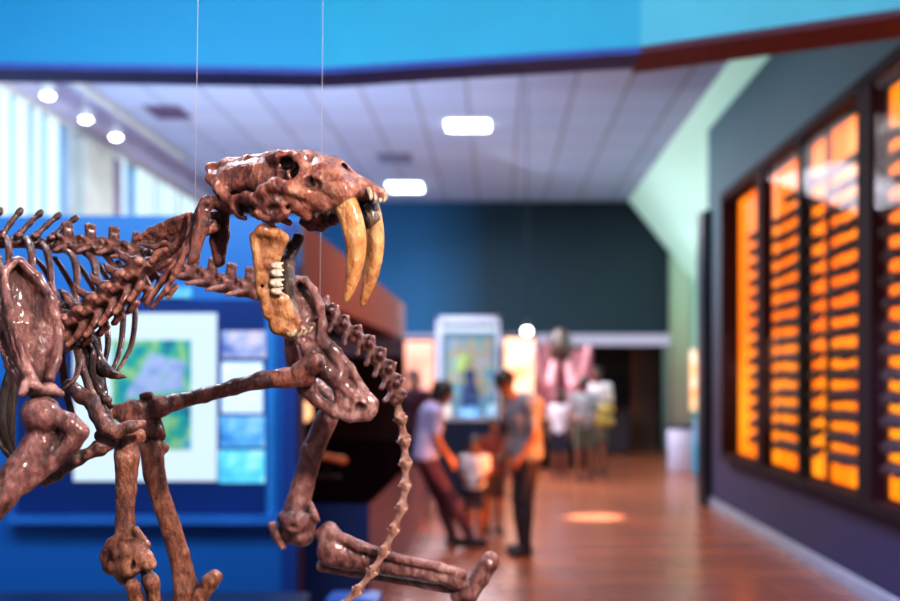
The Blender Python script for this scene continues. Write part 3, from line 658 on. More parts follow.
# ================================================================== people
def skin_mat(n, c): return paint(n, c, .5, noise=.08, scale=8)
HAIR = paint('dark_hair', (.012,.008,.008), .45, noise=.2, scale=40); SHOE = paint('dark_shoe_leather', (.02,.015,.02), .5)
EYE = paint('eye_dark', (.01,.01,.01), .2)
def person(loc, H, face, label, skin, top, bottom, pose, hair_len=0, sleeves='short', legs='trousers', group=None, shoes=SHOE, fat=0, hs=1.0, h=.0105):
    """pose: joint positions in a 1.75 m figure facing +y, feet at z=0; x is the figure's right"""
    s = H/1.75; rot = Matrix.Rotation(math.radians(face), 3, 'Z'); base = Vector(loc)
    J = dict(pelvis=(0,0,.95), waist=(0,.01,1.10), chest=(0,.0,1.30), neck=(0,-.01,1.47), head=(0,.02,1.63), look=(0,1,0),
             shR=(.18,-.01,1.42), elR=(.23,-.03,1.14), wrR=(.22,.08,.90), shL=(-.18,-.01,1.42), elL=(-.23,-.03,1.14), wrL=(-.22,.08,.90),
             hipR=(.09,0,.93), knR=(.10,.02,.51), anR=(.10,-.02,.09), hipL=(-.09,0,.93), knL=(-.10,.02,.51), anL=(-.10,-.02,.09))
    J.update(pose); look = rot @ Vector(J.pop('look')).normalized()
    J = {k: base+rot @ (Vector(v)*s) for k, v in J.items()}
    P = empty('person', base, label, 'person', group)
    fwd = rot @ Vector((0,1,0)); rt = rot @ Vector((1,0,0)); up = Vector((0,0,1))
    hr = look.cross(up).normalized(); hu = hr.cross(look)
    RH = np.array([list(hr), list(look), list(hu)]).T
    RB_ = np.array([list(rt), list(fwd), list(up)]).T
    def torso(f, e=0):
        e += fat
        f.ell(J['pelvis'], ((.165+e)*s, (.115+e)*s, (.13+e)*s), RB_, k=.06*s); f.ell(J['waist'], ((.140+e)*s, (.10+e)*s, (.15+e)*s), RB_, k=.06*s)
        f.ell(J['chest'], ((.165+e)*s, (.115+e)*s, (.18+e)*s), RB_, k=.06*s); f.cap(J['shR'], J['shL'], (.058+e)*s, k=.05*s)
    def arm(f, sd, e=0, full=True, to=1.0):
        a, b, c_ = J['sh'+sd], J['el'+sd], J['wr'+sd]
        f.cap(a, a.lerp(b, to if not full else 1), (.052+e)*s, (.042+e)*s, k=.03*s)
        if full: f.cap(b, c_, (.040+e)*s, (.027+e)*s, k=.02*s)
    def leg(f, sd, e=0, to=1.0):
        a, b, c_ = J['hip'+sd], J['kn'+sd], J['an'+sd]
        f.cap(a, b if to >= 1 else a.lerp(b, to*2 if to < .5 else 1), (.083+e)*s, (.056+e)*s, k=.03*s)
        if to >= 1: f.cap(b, b.lerp(c_, .35), (.052+e)*s, (.055+e)*s, k=.02*s); f.cap(b.lerp(c_, .35), c_, (.054+e)*s, (.036+e)*s, k=.02*s)
    f = Field(h*s, .03*s); torso(f, -.006)
    f.cap(J['neck']-up*.03*s, J['head']-up*.05*s, .055*s, .05*s, k=.03*s)
    hd = J['head']
    s0 = s; s = s*hs
    f.ell(hd+look*-.005*s+hu*.02*s, (.074*s, .094*s, .10*s), RH, k=.02*s)
    f.ell(hd+look*.035*s-hu*.05*s, (.052*s, .055*s, .06*s), RH, k=.03*s)
    f.chain([(hd+look*.086*s+hu*.01*s, .010*s), (hd+look*.106*s-hu*.025*s, .013*s)], k=.008*s)     # nose
    f.cap(hd+look*.085*s-hu*.055*s-hr*.018*s, hd+look*.085*s-hu*.055*s+hr*.018*s, .010*s, k=.005*s)     # mouth
    for q in (-1,1): f.ell(hd+hr*q*.076*s-look*.005*s, (.010*s,.020*s,.030*s), RH, k=.006*s)             # ears
    for q in (-1,1): f.ell(hd+hr*q*.030*s+look*.092*s+hu*.012*s, (.016*s,.012*s,.010*s), RH, k=.006*s, sub=True)
    s = s0
    for sd, q in (('R',1),('L',-1)):
        arm(f, sd)
        el, wr = J['el'+sd], J['wr'+sd]; d = (wr-el).normalized(); n = d.cross(up if abs(d.z) < .9 else fwd).normalized(); m_ = n.cross(d)
        if (m_ @ fwd if False else m_.dot(fwd)) < 0: m_ = -m_
        pc = wr+d*.055*s
        f.cap(wr, pc, .026*s, .028*s, k=.02*s); f.cap(wr+d*.02*s+m_*.02*s, pc+m_*.022*s, .017*s, k=.015*s); f.cap(wr+d*.02*s-m_*.02*s, pc-m_*.022*s, .016*s, k=.015*s)
        for i, ln in enumerate((.062,.074,.068,.050)):
            o = m_*(.033-.022*i)*s; b0 = pc+d*.02*s+o; b1 = b0+d*ln*.5*s-n*q*.006*s; b2 = b1+d*ln*.42*s-n*q*.020*s
            f.chain([(b0, .0115*s), (b1, .0105*s), (b2, .0085*s)], k=.002*s)
        t0 = wr+d*.025*s+m_*.035*s; f.chain([(t0, .014*s), (t0+d*.025*s+m_*.025*s, .012*s), (t0+d*.055*s+m_*.03*s, .010*s)], k=.006*s)
        leg(f, sd)
        an = J['an'+sd]; f.chain([(an-fwd*.02*s-up*.03*s, .042*s), (an+fwd*.12*s-up*.055*s, .034*s)], k=.02*s)
    fobj('body', f, skin, P, 0, smooth_it=1)
    f = Field(.012*s, .04*s); torso(f, .012)
    for sd in 'RL':
        if sleeves == 'long': arm(f, sd, .014)
        else: arm(f, sd, .018, False, .68 if sleeves == 'short' else .25)
    nb = (J['neck']-J['chest']).normalized()
    f.clip(tuple(nb), (J['neck']+nb*.018*s).dot(nb))
    wa = (J['chest']-J['pelvis']).normalized(); f.clip(tuple(-wa), -(J['pelvis']-wa*(.06*s if legs != 'dress' else .30*s)).dot(wa))
    if legs == 'dress': f.P.insert(0, ('c', np.array(J['waist']), np.array(J['pelvis']-up*.30*s), .13*s, .19*s, .05*s, False))
    sh_ = fobj('dress' if legs == 'dress' else 'shirt', f, top, P, .004*s, 26)
    if legs != 'dress':
        f = Field(.012*s, .03*s); f.ell(J['pelvis'], (.172*s, .125*s, .14*s), RB_)
        for sd in 'RL':
            leg(f, sd, .014 if legs == 'trousers' else .026, 1.0 if legs == 'trousers' else .48)
        f.clip((0,0,1), J['pelvis'].z+.09*s)
        if legs == 'shorts': f.clip((0,0,-1), -(J['knR'].z+J['knL'].z)/2-.04*s)
        if legs == 'trousers': f.clip((0,0,-1), -(base.z+.06*s))
        fobj('trousers' if legs == 'trousers' else 'shorts', f, bottom, P, .003*s, 30)
    for sd in 'RL':
        an = J['an'+sd]; f = Field(.008*s, .02*s); f.chain([(an-fwd*.03*s-up*.04*s, .048*s), (an+fwd*.05*s-up*.045*s, .045*s), (an+fwd*.14*s-up*.055*s, .038*s)])
        f.clip((0,0,-1), -(an.z-.088*s)); fobj('shoe', f, shoes, P, 0, smooth_it=1)
    s = s*hs
    f = Field(.009*s, .02*s)
    f.ell(hd-look*.016*s+hu*.034*s, (.086*s, .100*s, .100*s), RH)
    if hair_len:
        f.chain([(hd-look*.07*s+hu*.03*s, .072*s), (hd-look*.085*s-up*.08*s, .065*s), (hd-look*.08*s-up*hair_len*s, .035*s)], k=.03*s)
        for q in (-1,1): f.chain([(hd+hr*q*.06*s+hu*.02*s-look*.02*s, .035*s), (hd+hr*q*.070*s-up*min(.12, hair_len)*s-look*.03*s, .028*s)])
    f.ell(hd+look*.075*s-hu*.045*s, (.072*s, .075*s, .095*s), RH, k=.01*s, sub=True)
    fobj('hair', f, HAIR, P, .004*s, 60)
    for q in (-1,1):
        mb = MB(); cpt = hd+hr*q*.030*s+look*.080*s+hu*.012*s
        mb.lathe((0,0,0), [(.001*s,-.010*s),(.007*s,-.007*s),(.010*s,0),(.007*s,.007*s),(.001*s,.010*s)], 8)
        mesh_obj('eye', [Vector(v)+cpt for v in mb.V], mb.F, EYE, P, True)
    return P, J
LAV = paint('lavender_cotton', (.42,.40,.68), .8); PLUM = paint('plum_cloth', (.09,.03,.06), .75); GREY = paint('grey_cotton', (.20,.18,.21), .8)
CHAR = paint('charcoal_cloth', (.035,.022,.03), .8); WHT = paint('white_cotton', (.72,.66,.70), .8); NAVY = paint('navy_cloth', (.02,.022,.05), .8)
STRI = blotch('striped_grey_cloth', [(.40,(.25,.25,.28)),(.5,(.5,.48,.52)),(.6,(.30,.30,.33))], 40, .8); OLIV = paint('olive_cloth', (.12,.11,.08), .8)
MAR = paint('maroon_cloth', (.10,.02,.025), .8)
SK1 = skin_mat('skin_tan', (.50,.20,.11)); SK2 = skin_mat('skin_brown', (.26,.10,.06))
def at(px, Y, z=0): return (W(px, 380, Y).x, Y, z)
# woman leaning to the right, hands out in front
person(at(425,11.95), 1.64, -78, 'woman in lavender shirt and plum trousers leaning forward with hands held out', SK1, LAV, PLUM,
       dict(pelvis=(0,.0,.93), waist=(0,.01,1.08), chest=(0,.06,1.28), neck=(0,.13,1.44), head=(0,.19,1.575), look=(0,.8,-.5),
            shR=(.17,.08,1.38), elR=(.20,.10,1.10), wrR=(.12,.24,.90), shL=(-.17,.08,1.38), elL=(-.20,.12,1.10), wrL=(-.10,.26,.92),
            hipR=(.09,0,.90), knR=(.09,.24,.52), anR=(.09,.46,.09), hipL=(-.09,-.0,.90), knL=(-.10,.17,.50), anL=(-.09,.30,.09)), hair_len=.10, fat=.012)
# small child facing us
person(at(475,12.35), 1.03, 172, 'small child in white shirt and dark shorts standing between the two adults', SK2, WHT, NAVY,
       dict(head=(0,.02,1.61), neck=(0,0,1.44), elR=(.24,.0,1.16), wrR=(.14,.16,1.05), elL=(-.24,.0,1.16), wrL=(-.14,.16,1.05)), legs='shorts', hs=1.32, fat=.02)
# child in maroon half behind the man
person(at(493,13.1), 1.20, 200, 'child in dark maroon clothes half hidden behind the man in grey', SK2, MAR, CHAR, dict(), legs='shorts')
# man with bowed head
person(at(526,11.5), 1.70, 112, 'man in grey shirt and charcoal trousers looking down at the child', SK2, GREY, CHAR,
       dict(waist=(0,.0,1.10), chest=(0,.03,1.31), neck=(0,.11,1.49), head=(0,.21,1.62), look=(0,.75,-.65),
            shR=(.21,.02,1.42), elR=(.27,.02,1.14), wrR=(.22,.16,.92), shL=(-.21,.02,1.42), elL=(-.26,.02,1.13), wrL=(-.20,.15,.92),
            hipR=(.10,0,.93), anR=(.13,-.02,.09), knR=(.12,.02,.51), hipL=(-.10,0,.93), anL=(-.12,.05,.09), knL=(-.11,.05,.51)), fat=.035)
# person by the wall end
person(at(413,16.7), 1.74, 150, 'dark-haired person in purple partly hidden by the end of the alcove wall', SK2, PLUM, CHAR, dict(), hair_len=.06)
# the group further back
person(at(560,20.2), 1.42, 160, 'dark-haired visitor in white top and dark shorts in the far group', SK2, WHT, NAVY, dict(look=(.6,.8,-.3)), legs='shorts', hair_len=.16)
person(at(584,19.9), 1.64, 190, 'visitor in grey striped shirt and olive shorts in the far group', SK2, STRI, OLIV, dict(look=(-.5,.8,-.5), wrR=(.12,.22,1.05), wrL=(-.12,.22,1.05)), legs='shorts', hair_len=.05)
PB2, J2 = person(at(597,20.9), 1.82, 150, 'tall visitor in white shirt with a yellow shoulder bag in the far group', SK2, WHT, OLIV, dict(), legs='shorts')
YEL = paint('yellow_canvas', (.55,.40,.10), .8)
bag = empty('shoulder_bag', at(603,20.5,.86), 'yellow canvas shoulder bag carried by the tall visitor in white', 'bag')
bc = Vector(at(603,20.46,.86))
f = Field(.012, .03); f.cap(bc+Vector((-.12,0,.06)), bc+Vector((.12,0,.06)), .07); f.cap(bc+Vector((-.13,0,.26)), bc+Vector((.13,0,.26)), .055); f.cap(bc+Vector((0,0,.06)), bc+Vector((0,0,.26)), .08); fobj('bag_body', f, YEL, bag, .003, 40)
mb = MB(); mb.tube([bc+Vector((-.13,0,.3)), bc+Vector((-.10,.02,.5)), Vector(at(598,20.62,1.54)), bc+Vector((.12,.02,.5)), bc+Vector((.13,0,.3))], .012, 6); mb.build('strap', YEL, bag, True)

# ================================================================== the hall
def struct(name, mb, mat, label=None): 
    o = mb.build(name, mat); o['kind'] = 'structure'
    if label: o['label'] = label
    return o
CZ = 5.2
# wooden floor
m, nt, b = new_mat('polished_wood_floor'); N = nt.nodes; L = nt.links
tc = N.new('ShaderNodeTexCoord'); mp = N.new('ShaderNodeMapping'); mp.inputs['Rotation'].default_value = (0,0,0)
L.new(tc.outputs['Object'], mp.inputs['Vector'])
br = N.new('ShaderNodeTexBrick'); br.inputs['Scale'].default_value = 1; br.inputs['Brick Width'].default_value = 1.4; br.inputs['Row Height'].default_value = .12; br.inputs['Mortar Size'].default_value = .004
br.inputs['Color1'].default_value = (.46,.14,.06,1); br.inputs['Color2'].default_value = (.30,.09,.045,1); br.inputs['Mortar'].default_value = (.05,.02,.015,1)
L.new(mp.outputs['Vector'], br.inputs['Vector']); L.new(br.outputs['Color'], b.inputs['Base Color'])
b.inputs['Roughness'].default_value = .26; b.inputs['Specular IOR Level'].default_value = .8
nz = N.new('ShaderNodeTexNoise'); nz.inputs['Scale'].default_value = 3; bp = N.new('ShaderNodeBump'); bp.inputs['Strength'].default_value = .12; L.new(nz.outputs['Fac'], bp.inputs['Height']); L.new(bp.outputs['Normal'], b.inputs['Normal'])
struct('floor', MB().box(-7,7,-2,30,-.1,0), m)
# ceiling: square tiles with darker joints, laid from z 5.2
m, nt, b = new_mat('ceiling_tiles'); N = nt.nodes; L = nt.links
tc = N.new('ShaderNodeTexCoord'); mp = N.new('ShaderNodeMapping'); mp.inputs['Location'].default_value = (.2,.1,0)
br = N.new('ShaderNodeTexBrick'); br.offset = 0; br.inputs['Scale'].default_value = 1; br.inputs['Brick Width'].default_value = .66; br.inputs['Row Height'].default_value = 1.32; br.inputs['Mortar Size'].default_value = .022; br.inputs['Mortar Smooth'].default_value = .2
br.inputs['Color1'].default_value = (.38,.49,.74,1); br.inputs['Color2'].default_value = (.43,.54,.78,1); br.inputs['Mortar'].default_value = (.26,.29,.42,1)
L.new(tc.outputs['Object'], mp.inputs['Vector']); L.new(mp.outputs['Vector'], br.inputs['Vector']); L.new(br.outputs['Color'], b.inputs['Base Color']); b.inputs['Roughness'].default_value = .8
struct('ceiling', MB().box(-5.6,2.62,8.3,25.2,CZ,CZ+.1), m)
struct('ceiling_near', MB().box(-7,7,-2,8.3,5.6,5.7), paint('upper_ceiling_white', (.5,.55,.65), .8))
MINT = grad('mint_plaster', [(0,(.36,.62,.50)),(.5,(.42,.68,.56)),(1,(.45,.70,.60))], 'Y', -9, 9, .7, .34)  # plaster glows by itself, standing in for light on the soffit
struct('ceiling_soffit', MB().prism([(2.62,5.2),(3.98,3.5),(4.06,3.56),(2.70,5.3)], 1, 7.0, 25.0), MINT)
# blue header in three facets across the hall
HD = [(-7.0,7.7),(-1.13,8.1),(.87,7.58),(7.0,4.05)]
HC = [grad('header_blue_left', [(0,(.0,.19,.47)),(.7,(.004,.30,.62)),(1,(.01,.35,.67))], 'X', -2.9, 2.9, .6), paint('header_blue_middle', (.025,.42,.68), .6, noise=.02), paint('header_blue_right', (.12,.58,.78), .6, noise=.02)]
PUR = paint('purple_soffit', (.03,.085,.42), .6); 
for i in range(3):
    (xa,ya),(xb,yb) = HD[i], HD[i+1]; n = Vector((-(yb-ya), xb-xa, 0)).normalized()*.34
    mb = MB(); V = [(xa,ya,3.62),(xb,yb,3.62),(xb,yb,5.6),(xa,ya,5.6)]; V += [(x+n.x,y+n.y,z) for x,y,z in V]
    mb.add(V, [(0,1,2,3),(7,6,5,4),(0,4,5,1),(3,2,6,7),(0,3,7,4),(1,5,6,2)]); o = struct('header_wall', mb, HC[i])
for k, (pl, th, mt) in enumerate((([HD[0],HD[1],HD[2]], .36, PUR), ([HD[2],HD[3]], .50, paint('maroon_soffit', (.10,.025,.06), .6)))):
    out = [(x, y-.014) for x, y in pl]; inn = [(x, y+th) for x, y in reversed(pl)]
    struct('trim_%d' % (k+1), MB().prism(out+inn, 2, 3.58, 3.62), mt)
# left window wall
LX = -5.6
LW = paint('window_wall_paint', (.62,.68,.66), .7); LP = paint('purple_post_paint', (.22,.20,.32), .6)
struct('wall_left', MB().box(LX-.25,LX,8.3,25.2,0,1.0).box(LX-.25,LX,8.3,25.2,4.98,5.3).box(LX-.25,LX,16.45,17.95,1.0,4.98), LW)
struct('trim_4', MB().box(LX,LX+.30,8.3,25.1,4.99,CZ-.004), paint('lilac_beam', (.42,.42,.58), .7), 'lilac beam along the window wall')
struct('column_1', MB().box(LX+.003,LX+.16,16.5,17.75,0,4.8), paint('sage_column', (.50,.56,.50), .7), 'pale sage column between the windows')
struct('column_2', MB().box(LX+.002,LX+.12,17.78,18.25,0,4.8), LP, 'purple strip beside the pale column')
GLS = emis('daylight_window_glass', (.24,.55,.88), .85)
for k, (y0, y1) in enumerate(((8.3,16.45),(17.95,25.1))):
    w = MB().box(LX-.14,LX-.12,y0,y1,1.0,4.98).build('window_%d' % (k+1), GLS); w['kind'] = 'structure'; w['label'] = 'bright daylight window in the left wall'
    fr = MB(); n = int((y1-y0)/1.35)
    for j in range(n+1): yy = y0+(y1-y0)*j/n; fr.box(LX-.12,LX-.05,yy-.03,yy+.03,1.0,4.98)
    fr.box(LX-.12,LX-.05,y0,y1,1.0,1.06).box(LX-.12,LX-.05,y0,y1,4.92,4.98).box(LX-.12,LX-.05,y0,y1,3.35,3.39)
    fr.build('window_frame', paint('window_frame_blue_grey', (.35,.48,.62), .5), w)
    B = empty('vertical_blind', (LX-.02,(y0+y1)/2,1.0), ['white vertical blinds on the window nearest the front','white vertical blinds on the window beyond the pale column'][k], 'blinds')
    sl = MB(); yy = y0+.25; q = 0
    while yy < y1-.22:
        if (q*7+k) % 11 != 4: 
            dx, dy = .012, .15+.05*math.sin(q*2.3)
            sl.add([(LX-.03-dx,yy-dy,1.02),(LX-.03+dx,yy+dy,1.02),(LX-.03+dx,yy+dy,4.92),(LX-.03-dx,yy-dy,4.92)], [(0,1,2,3)])
        q += 1; yy += .52
    sl.build('blind_slats', emis('blind_slat_white', (.74,.93,1), .92), B)
    MB().box(LX-.08,LX-.005,y0,y1,4.92,4.978).build('head_rail', LW, B)
# far wall: dark teal upper part with a pale lit strip, open hall below
TEAL = grad('teal_wall', [(0,(.006,.10,.28)),(.45,(.008,.085,.18)),(.6,(.004,.022,.034)),(1,(.004,.020,.028))], 'X', -4.5, 4.5, .8)  # bluer left end: blue light painted into the wall colour
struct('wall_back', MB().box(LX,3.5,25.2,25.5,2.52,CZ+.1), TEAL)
struct('trim_5', MB().box(-2.6,3.5,25.05,25.5,2.30,2.52), emis('lit_pale_strip', (.62,.60,.80), .55), 'pale lit strip under the dark teal wall')
struct('trim_6', MB().box(LX,-2.6,25.05,25.5,2.30,2.52), PUR)
struct('wall_back_lower', MB().box(LX,6.5,29.6,29.8,0,2.9), blotch('brown_panelling', [(.35,(.02,.010,.014)),(.6,(.045,.02,.022)),(.75,(.07,.035,.03))], 2, .6))
struct('ceiling_back', MB().box(LX,6.5,25.5,29.8,2.9,3.0), paint('dark_lid', (.03,.02,.03), .8))
# right side beyond the amber wall
struct('wall_right_back', MB().box(3.92,4.05,16.2,29.6,0,3.6), grad('mint_side_wall', [(0,(.20,.28,.30)),(.35,(.35,.50,.45)),(.6,(.38,.62,.52)),(1,(.40,.66,.55))], 'Z', 0, 3.6, .7, .22))  # wall colour also glows, standing in for light on it
struct('column_3', MB().box(3.5,3.86,24.9,25.3,0,4.2).box(3.46,3.50,24.86,25.3,0,4.25).box(3.46,3.9,24.86,24.9,4.1,4.2), grad('sage_beige_column', [(0,(.22,.15,.13)),(.4,(.24,.22,.15)),(.7,(.30,.38,.26)),(1,(.34,.48,.36))], 'Z', 0, 4.2, .7), 'sage green column at the back right corner')
# amber display wall
RX = 2.70; Z0, Z1 = .67, 3.78; Y1 = 14.65
WR = grad('slate_wall', [(0,(.035,.032,.10)),(.25,(.045,.022,.05)),(.6,(.05,.09,.12)),(1,(.045,.15,.17))], 'Z', 0, 4.8, .75)  # blue light spill painted into the lowest part of the wall colour
YN = 5.2
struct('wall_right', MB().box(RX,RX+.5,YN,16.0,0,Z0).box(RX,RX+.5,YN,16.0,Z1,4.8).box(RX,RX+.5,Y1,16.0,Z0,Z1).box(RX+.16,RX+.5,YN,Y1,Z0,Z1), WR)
struct('baseboard_right', MB().box(RX-.03,RX,YN,16.0,0,.13,.012), paint('pale_baseboard', (.34,.38,.46), .35))
struct('trim_7', MB().box(RX-.10,RX+.5,15.75,16.25,0,3.74), paint('black_blue_post', (.008,.012,.022), .4), 'dark post at the end of the amber wall')
FRM = paint('dark_maroon_frame', (.022,.006,.007), .8, .2); FRG = paint('dark_green_frame', (.012,.020,.020), .8, .2)
case = empty('display_case', (RX,(YN+Y1)/2,Z0), 'long dark-framed amber backlit display case set in the right wall', 'display case')
case['label'] = 'long dark-framed amber backlit display case set in the right wall'
fr = MB(); fr.box(RX-.08,RX+.02,YN,Y1,Z1-.09,Z1).box(RX-.08,RX+.02,YN,Y1,Z0,Z0+.08).box(RX-.08,RX+.12,Y1-.09,Y1,Z0,Z1); fr.build('case_frame', FRM, case)
m, nt, b = new_mat('amber_backlight'); N = nt.nodes; L = nt.links
tc = N.new('ShaderNodeTexCoord'); nz = N.new('ShaderNodeTexNoise'); nz.inputs['Scale'].default_value = .9; L.new(tc.outputs['Object'], nz.inputs['Vector'])
r = N.new('ShaderNodeValToRGB'); r.color_ramp.elements[0].position = .35; r.color_ramp.elements[0].color = (1,.17,.004,1); r.color_ramp.elements[1].position = .62; r.color_ramp.elements[1].color = (1,.31,.010,1)
L.new(nz.outputs['Fac'], r.inputs['Fac']); L.new(r.outputs['Color'], b.inputs['Emission Color']); b.inputs['Base Color'].default_value = (.06,.015,.002,1); b.inputs['Specular IOR Level'].default_value = .1; b.inputs['Emission Strength'].default_value = 1.4
AMB = m
DIV = [14.45, 12.66, 12.30, 10.92, 10.78, 9.28, 8.82, 7.2, 6.9, 5.3]
segs = [(12.55,14.6,'far'),(10.86,12.40,'second'),(9.15,10.86,'third'),(7.2,8.98,'fourth'),(YN+.05,7.0,'nearest')]
for (a, b_, nm) in segs: MB().box(RX+.125,RX+.15,a,b_,Z0+.08,Z1-.09).build('amber_panel', AMB, case)
for yy, w, mt in ((12.50,.26,FRM),(10.86,.10,FRG),(8.93,.34,FRM),(7.05,.24,FRM)): MB().box(RX-.08,RX+.03,yy-w/2,yy+w/2,Z0,Z1).build('case_post', mt, case)
for yy in (10.35,): MB().box(RX+.03,RX+.06,yy-.035,yy+.035,Z0+.09,Z1-.10).build('case_bar', FRM, case)
gl = MB().box(RX-.070,RX-.064,YN+.02,Y1-.1,Z0+.08,Z1-.09).build('glass_front', glass_mat('case_glass', (1,.98,.97), .018), case)
# one dog-like fossil skull, then copies in rows (about 290)
f = Field(.0075, .02)
f.ell((0,.0,0), (.052,.055,.045)); f.cap((-.03,0,.0), (-.12,0,-.02), .036, .022); f.cap((.02,0,.02), (.075,0,.025), .012, .010)
for s_ in (-1,1):
    f.chain([(Vector((.03,.05*s_,-.01)), .014), (Vector((-.01,.068*s_,-.015)), .013), (Vector((-.06,.045*s_,-.02)), .015)]); f.ell((-.03,.04*s_,.02), (.016,.014,.014), sub=True)
    f.cap((-.11,.018*s_,-.03), (-.115,.018*s_,-.055), .008, .003)
f.chain([(Vector((-.02,.03,-.05)), .012), (Vector((-.11,.012,-.055)), .011)]); f.chain([(Vector((-.02,-.03,-.05)), .012), (Vector((-.11,-.012,-.055)), .011)])
f.cap((.05,0,0), (.115,0,0), .011)
WSK = bone_mat('wolf_skull_brown', [(.3,(.02,.006,.004)),(.6,(.07,.022,.012)),(.8,(.12,.045,.025))], .5)
src = fobj('fossil_wolf_skull', f, WSK, None, 0, origin=(0,0,0), smooth_it=1)
ordn = ['top','second','third','fourth','fifth','sixth','seventh','eighth','ninth','tenth','eleventh','twelfth','thirteenth','fourteenth','bottom']
cols = [(13.20,'far pane'),(12.96,'far pane')]+[(12.05-.235*i,'second pane') for i in range(5)]+[(10.62,'narrow strip of the third pane')]+[(10.12-.235*i,'third pane') for i in range(4)]+[(8.62-.235*i,'fourth pane') for i in range(5)]
cnt = 0
for j in range(15):
    zr = 1.00+.164*(14-j)
    for ci, (yc, pn) in enumerate(cols):
        if j == 0 and pn in ('far pane',): continue
        if j == 0 and ci in (2,3): continue
        o = src if cnt == 0 else src.copy()
        if cnt: COL.objects.link(o)
        cnt += 1
        q = random.random()
        o.location = (RX+.036, yc+random.uniform(-.012,.012), zr+random.uniform(-.008,.008)); o.rotation_euler = (0, random.uniform(-.06,.06), random.uniform(-.12,.12)); sc_ = random.uniform(.98,1.12); o.scale = (sc_*.62, sc_*1.05, sc_*.92)
        rowd = ordn[j]+' row' if j not in (0,14) else ordn[j]+' row'
        o['label'] = 'dark fossil wolf skull in the %s behind the %s' % (rowd, pn); o['category'] = 'skull'; o['group'] = 'wolf skulls in the %s, %s' % (rowd, pn)
# ---- blue exhibit wall on the left
BLU = grad('exhibit_blue', [(0,(.004,.11,.42)),(.4,(.005,.14,.52)),(1,(.006,.16,.50))], 'Z', 0, 2.6, .45)
NAVB = paint('exhibit_navy', (.003,.035,.19), .35)
BX0, BX1, BY = -6.9, -1.20, 7.6
struct('wall_exhibit', MB().box(BX0,BX1,BY,BY+.12,0,2.60), BLU, 'bright blue exhibit wall')
def R(px0, px1, py0, py1, Y, t=.01): a = W(px0,py0,Y); b_ = W(px1,py1,Y); return (a.x, b_.x, Y-t, Y, b_.z, a.z)
pnl = empty('exhibit_panel', W(140,515,BY-.02), 'dark navy exhibit board with map poster and small pictures on blue wall', 'panel')
MB().box(*R(18,264,300,516,BY-.001,.02)).build('board', NAVB, pnl)
MB().box(*R(268,276,222,516,BY-.001,.03)).build('border_strip', paint('border_blue', (.02,.22,.62), .4), pnl)
MB().box(*R(283,297,222,592,BY-.001,.03)).build('border_strip', paint('border_deep_blue', (.008,.05,.26), .4), pnl)
MB().box(*R(14,297,514,523,BY-.001,.10)).build('ledge', paint('ledge_blue', (.02,.16,.55), .35), pnl)
WP = emis('poster_white', (.64,.80,.94), .86)  # paper, map and cards glow by themselves to keep them bright
ps = empty('map_poster', W(150,482,BY-.03), 'large white poster with a green and blue aerial map picture', 'poster')
MB().box(*R(74,217,313,481,BY-.022,.012)).build('sheet', WP, ps)
MAPM = blotch('aerial_map_print', [(.34,(.004,.10,.16)),(.43,(.006,.24,.28)),(.49,(.03,.27,.16)),(.55,(.20,.38,.17)),(.62,(.10,.32,.36)),(.74,(.02,.24,.32))], 7, .6, .5, 5)
MB().box(*R(112,191,340,450,BY-.035,.006)).build('map_picture', MAPM, ps)
a = W(128,395,BY-.043); mb = MB(); P4 = [W(124,398,BY-.043), W(150,352,BY-.043), W(186,362,BY-.043), W(182,388,BY-.043)]
mb.add([tuple(p) for p in P4]+[(p.x,p.y+.004,p.z) for p in P4], [(0,1,2,3),(7,6,5,4),(0,4,5,1),(1,5,6,2),(2,6,7,3),(3,7,4,0)]); mb.build('map_building', blotch('map_building_print', [(.35,(.16,.26,.46)),(.5,(.28,.34,.55)),(.65,(.14,.34,.38))], 9, .6, .45), ps)
PK = [((222,266,331,358),[(.35,(.02,.08,.35)),(.5,(.35,.40,.60)),(.65,(.75,.55,.50))],'small photograph of pale shapes, top of the column beside the poster',.4),
      ((222,263,362,413),[(.3,(.50,.66,.88)),(.6,(.58,.72,.92)),(.8,(.62,.76,.94))],'plain pale blue text card, second in the column beside the poster',.5),
      ((220,265,416,447),[(.35,(.02,.16,.50)),(.5,(.12,.42,.75)),(.65,(.40,.65,.85))],'small photograph in dark blues, third in the column beside the poster',.4),
      ((219,265,450,483),[(.35,(.05,.40,.65)),(.5,(.12,.60,.80)),(.65,(.50,.80,.88))],'small turquoise photograph, lowest in the column beside the poster',.5)]
for rc, st, lb, es in PK:
    o = MB().box(*R(*rc, BY-.022, .012)).build('picture_card', blotch('print_'+lb.split()[1]+lb.split()[2], st, 6, .5, es, 3)); tag(o, lb, 'picture', 'picture cards beside the map poster')
o = MB().box(*R(145,192,287,298,BY-.001,.02)).build('title_plate', blotch('title_plate_print', [(.4,(.05,.30,.60)),(.6,(.12,.45,.72))], 14, .5, .3)); tag(o, 'narrow pale blue strip above the map poster', 'sign')
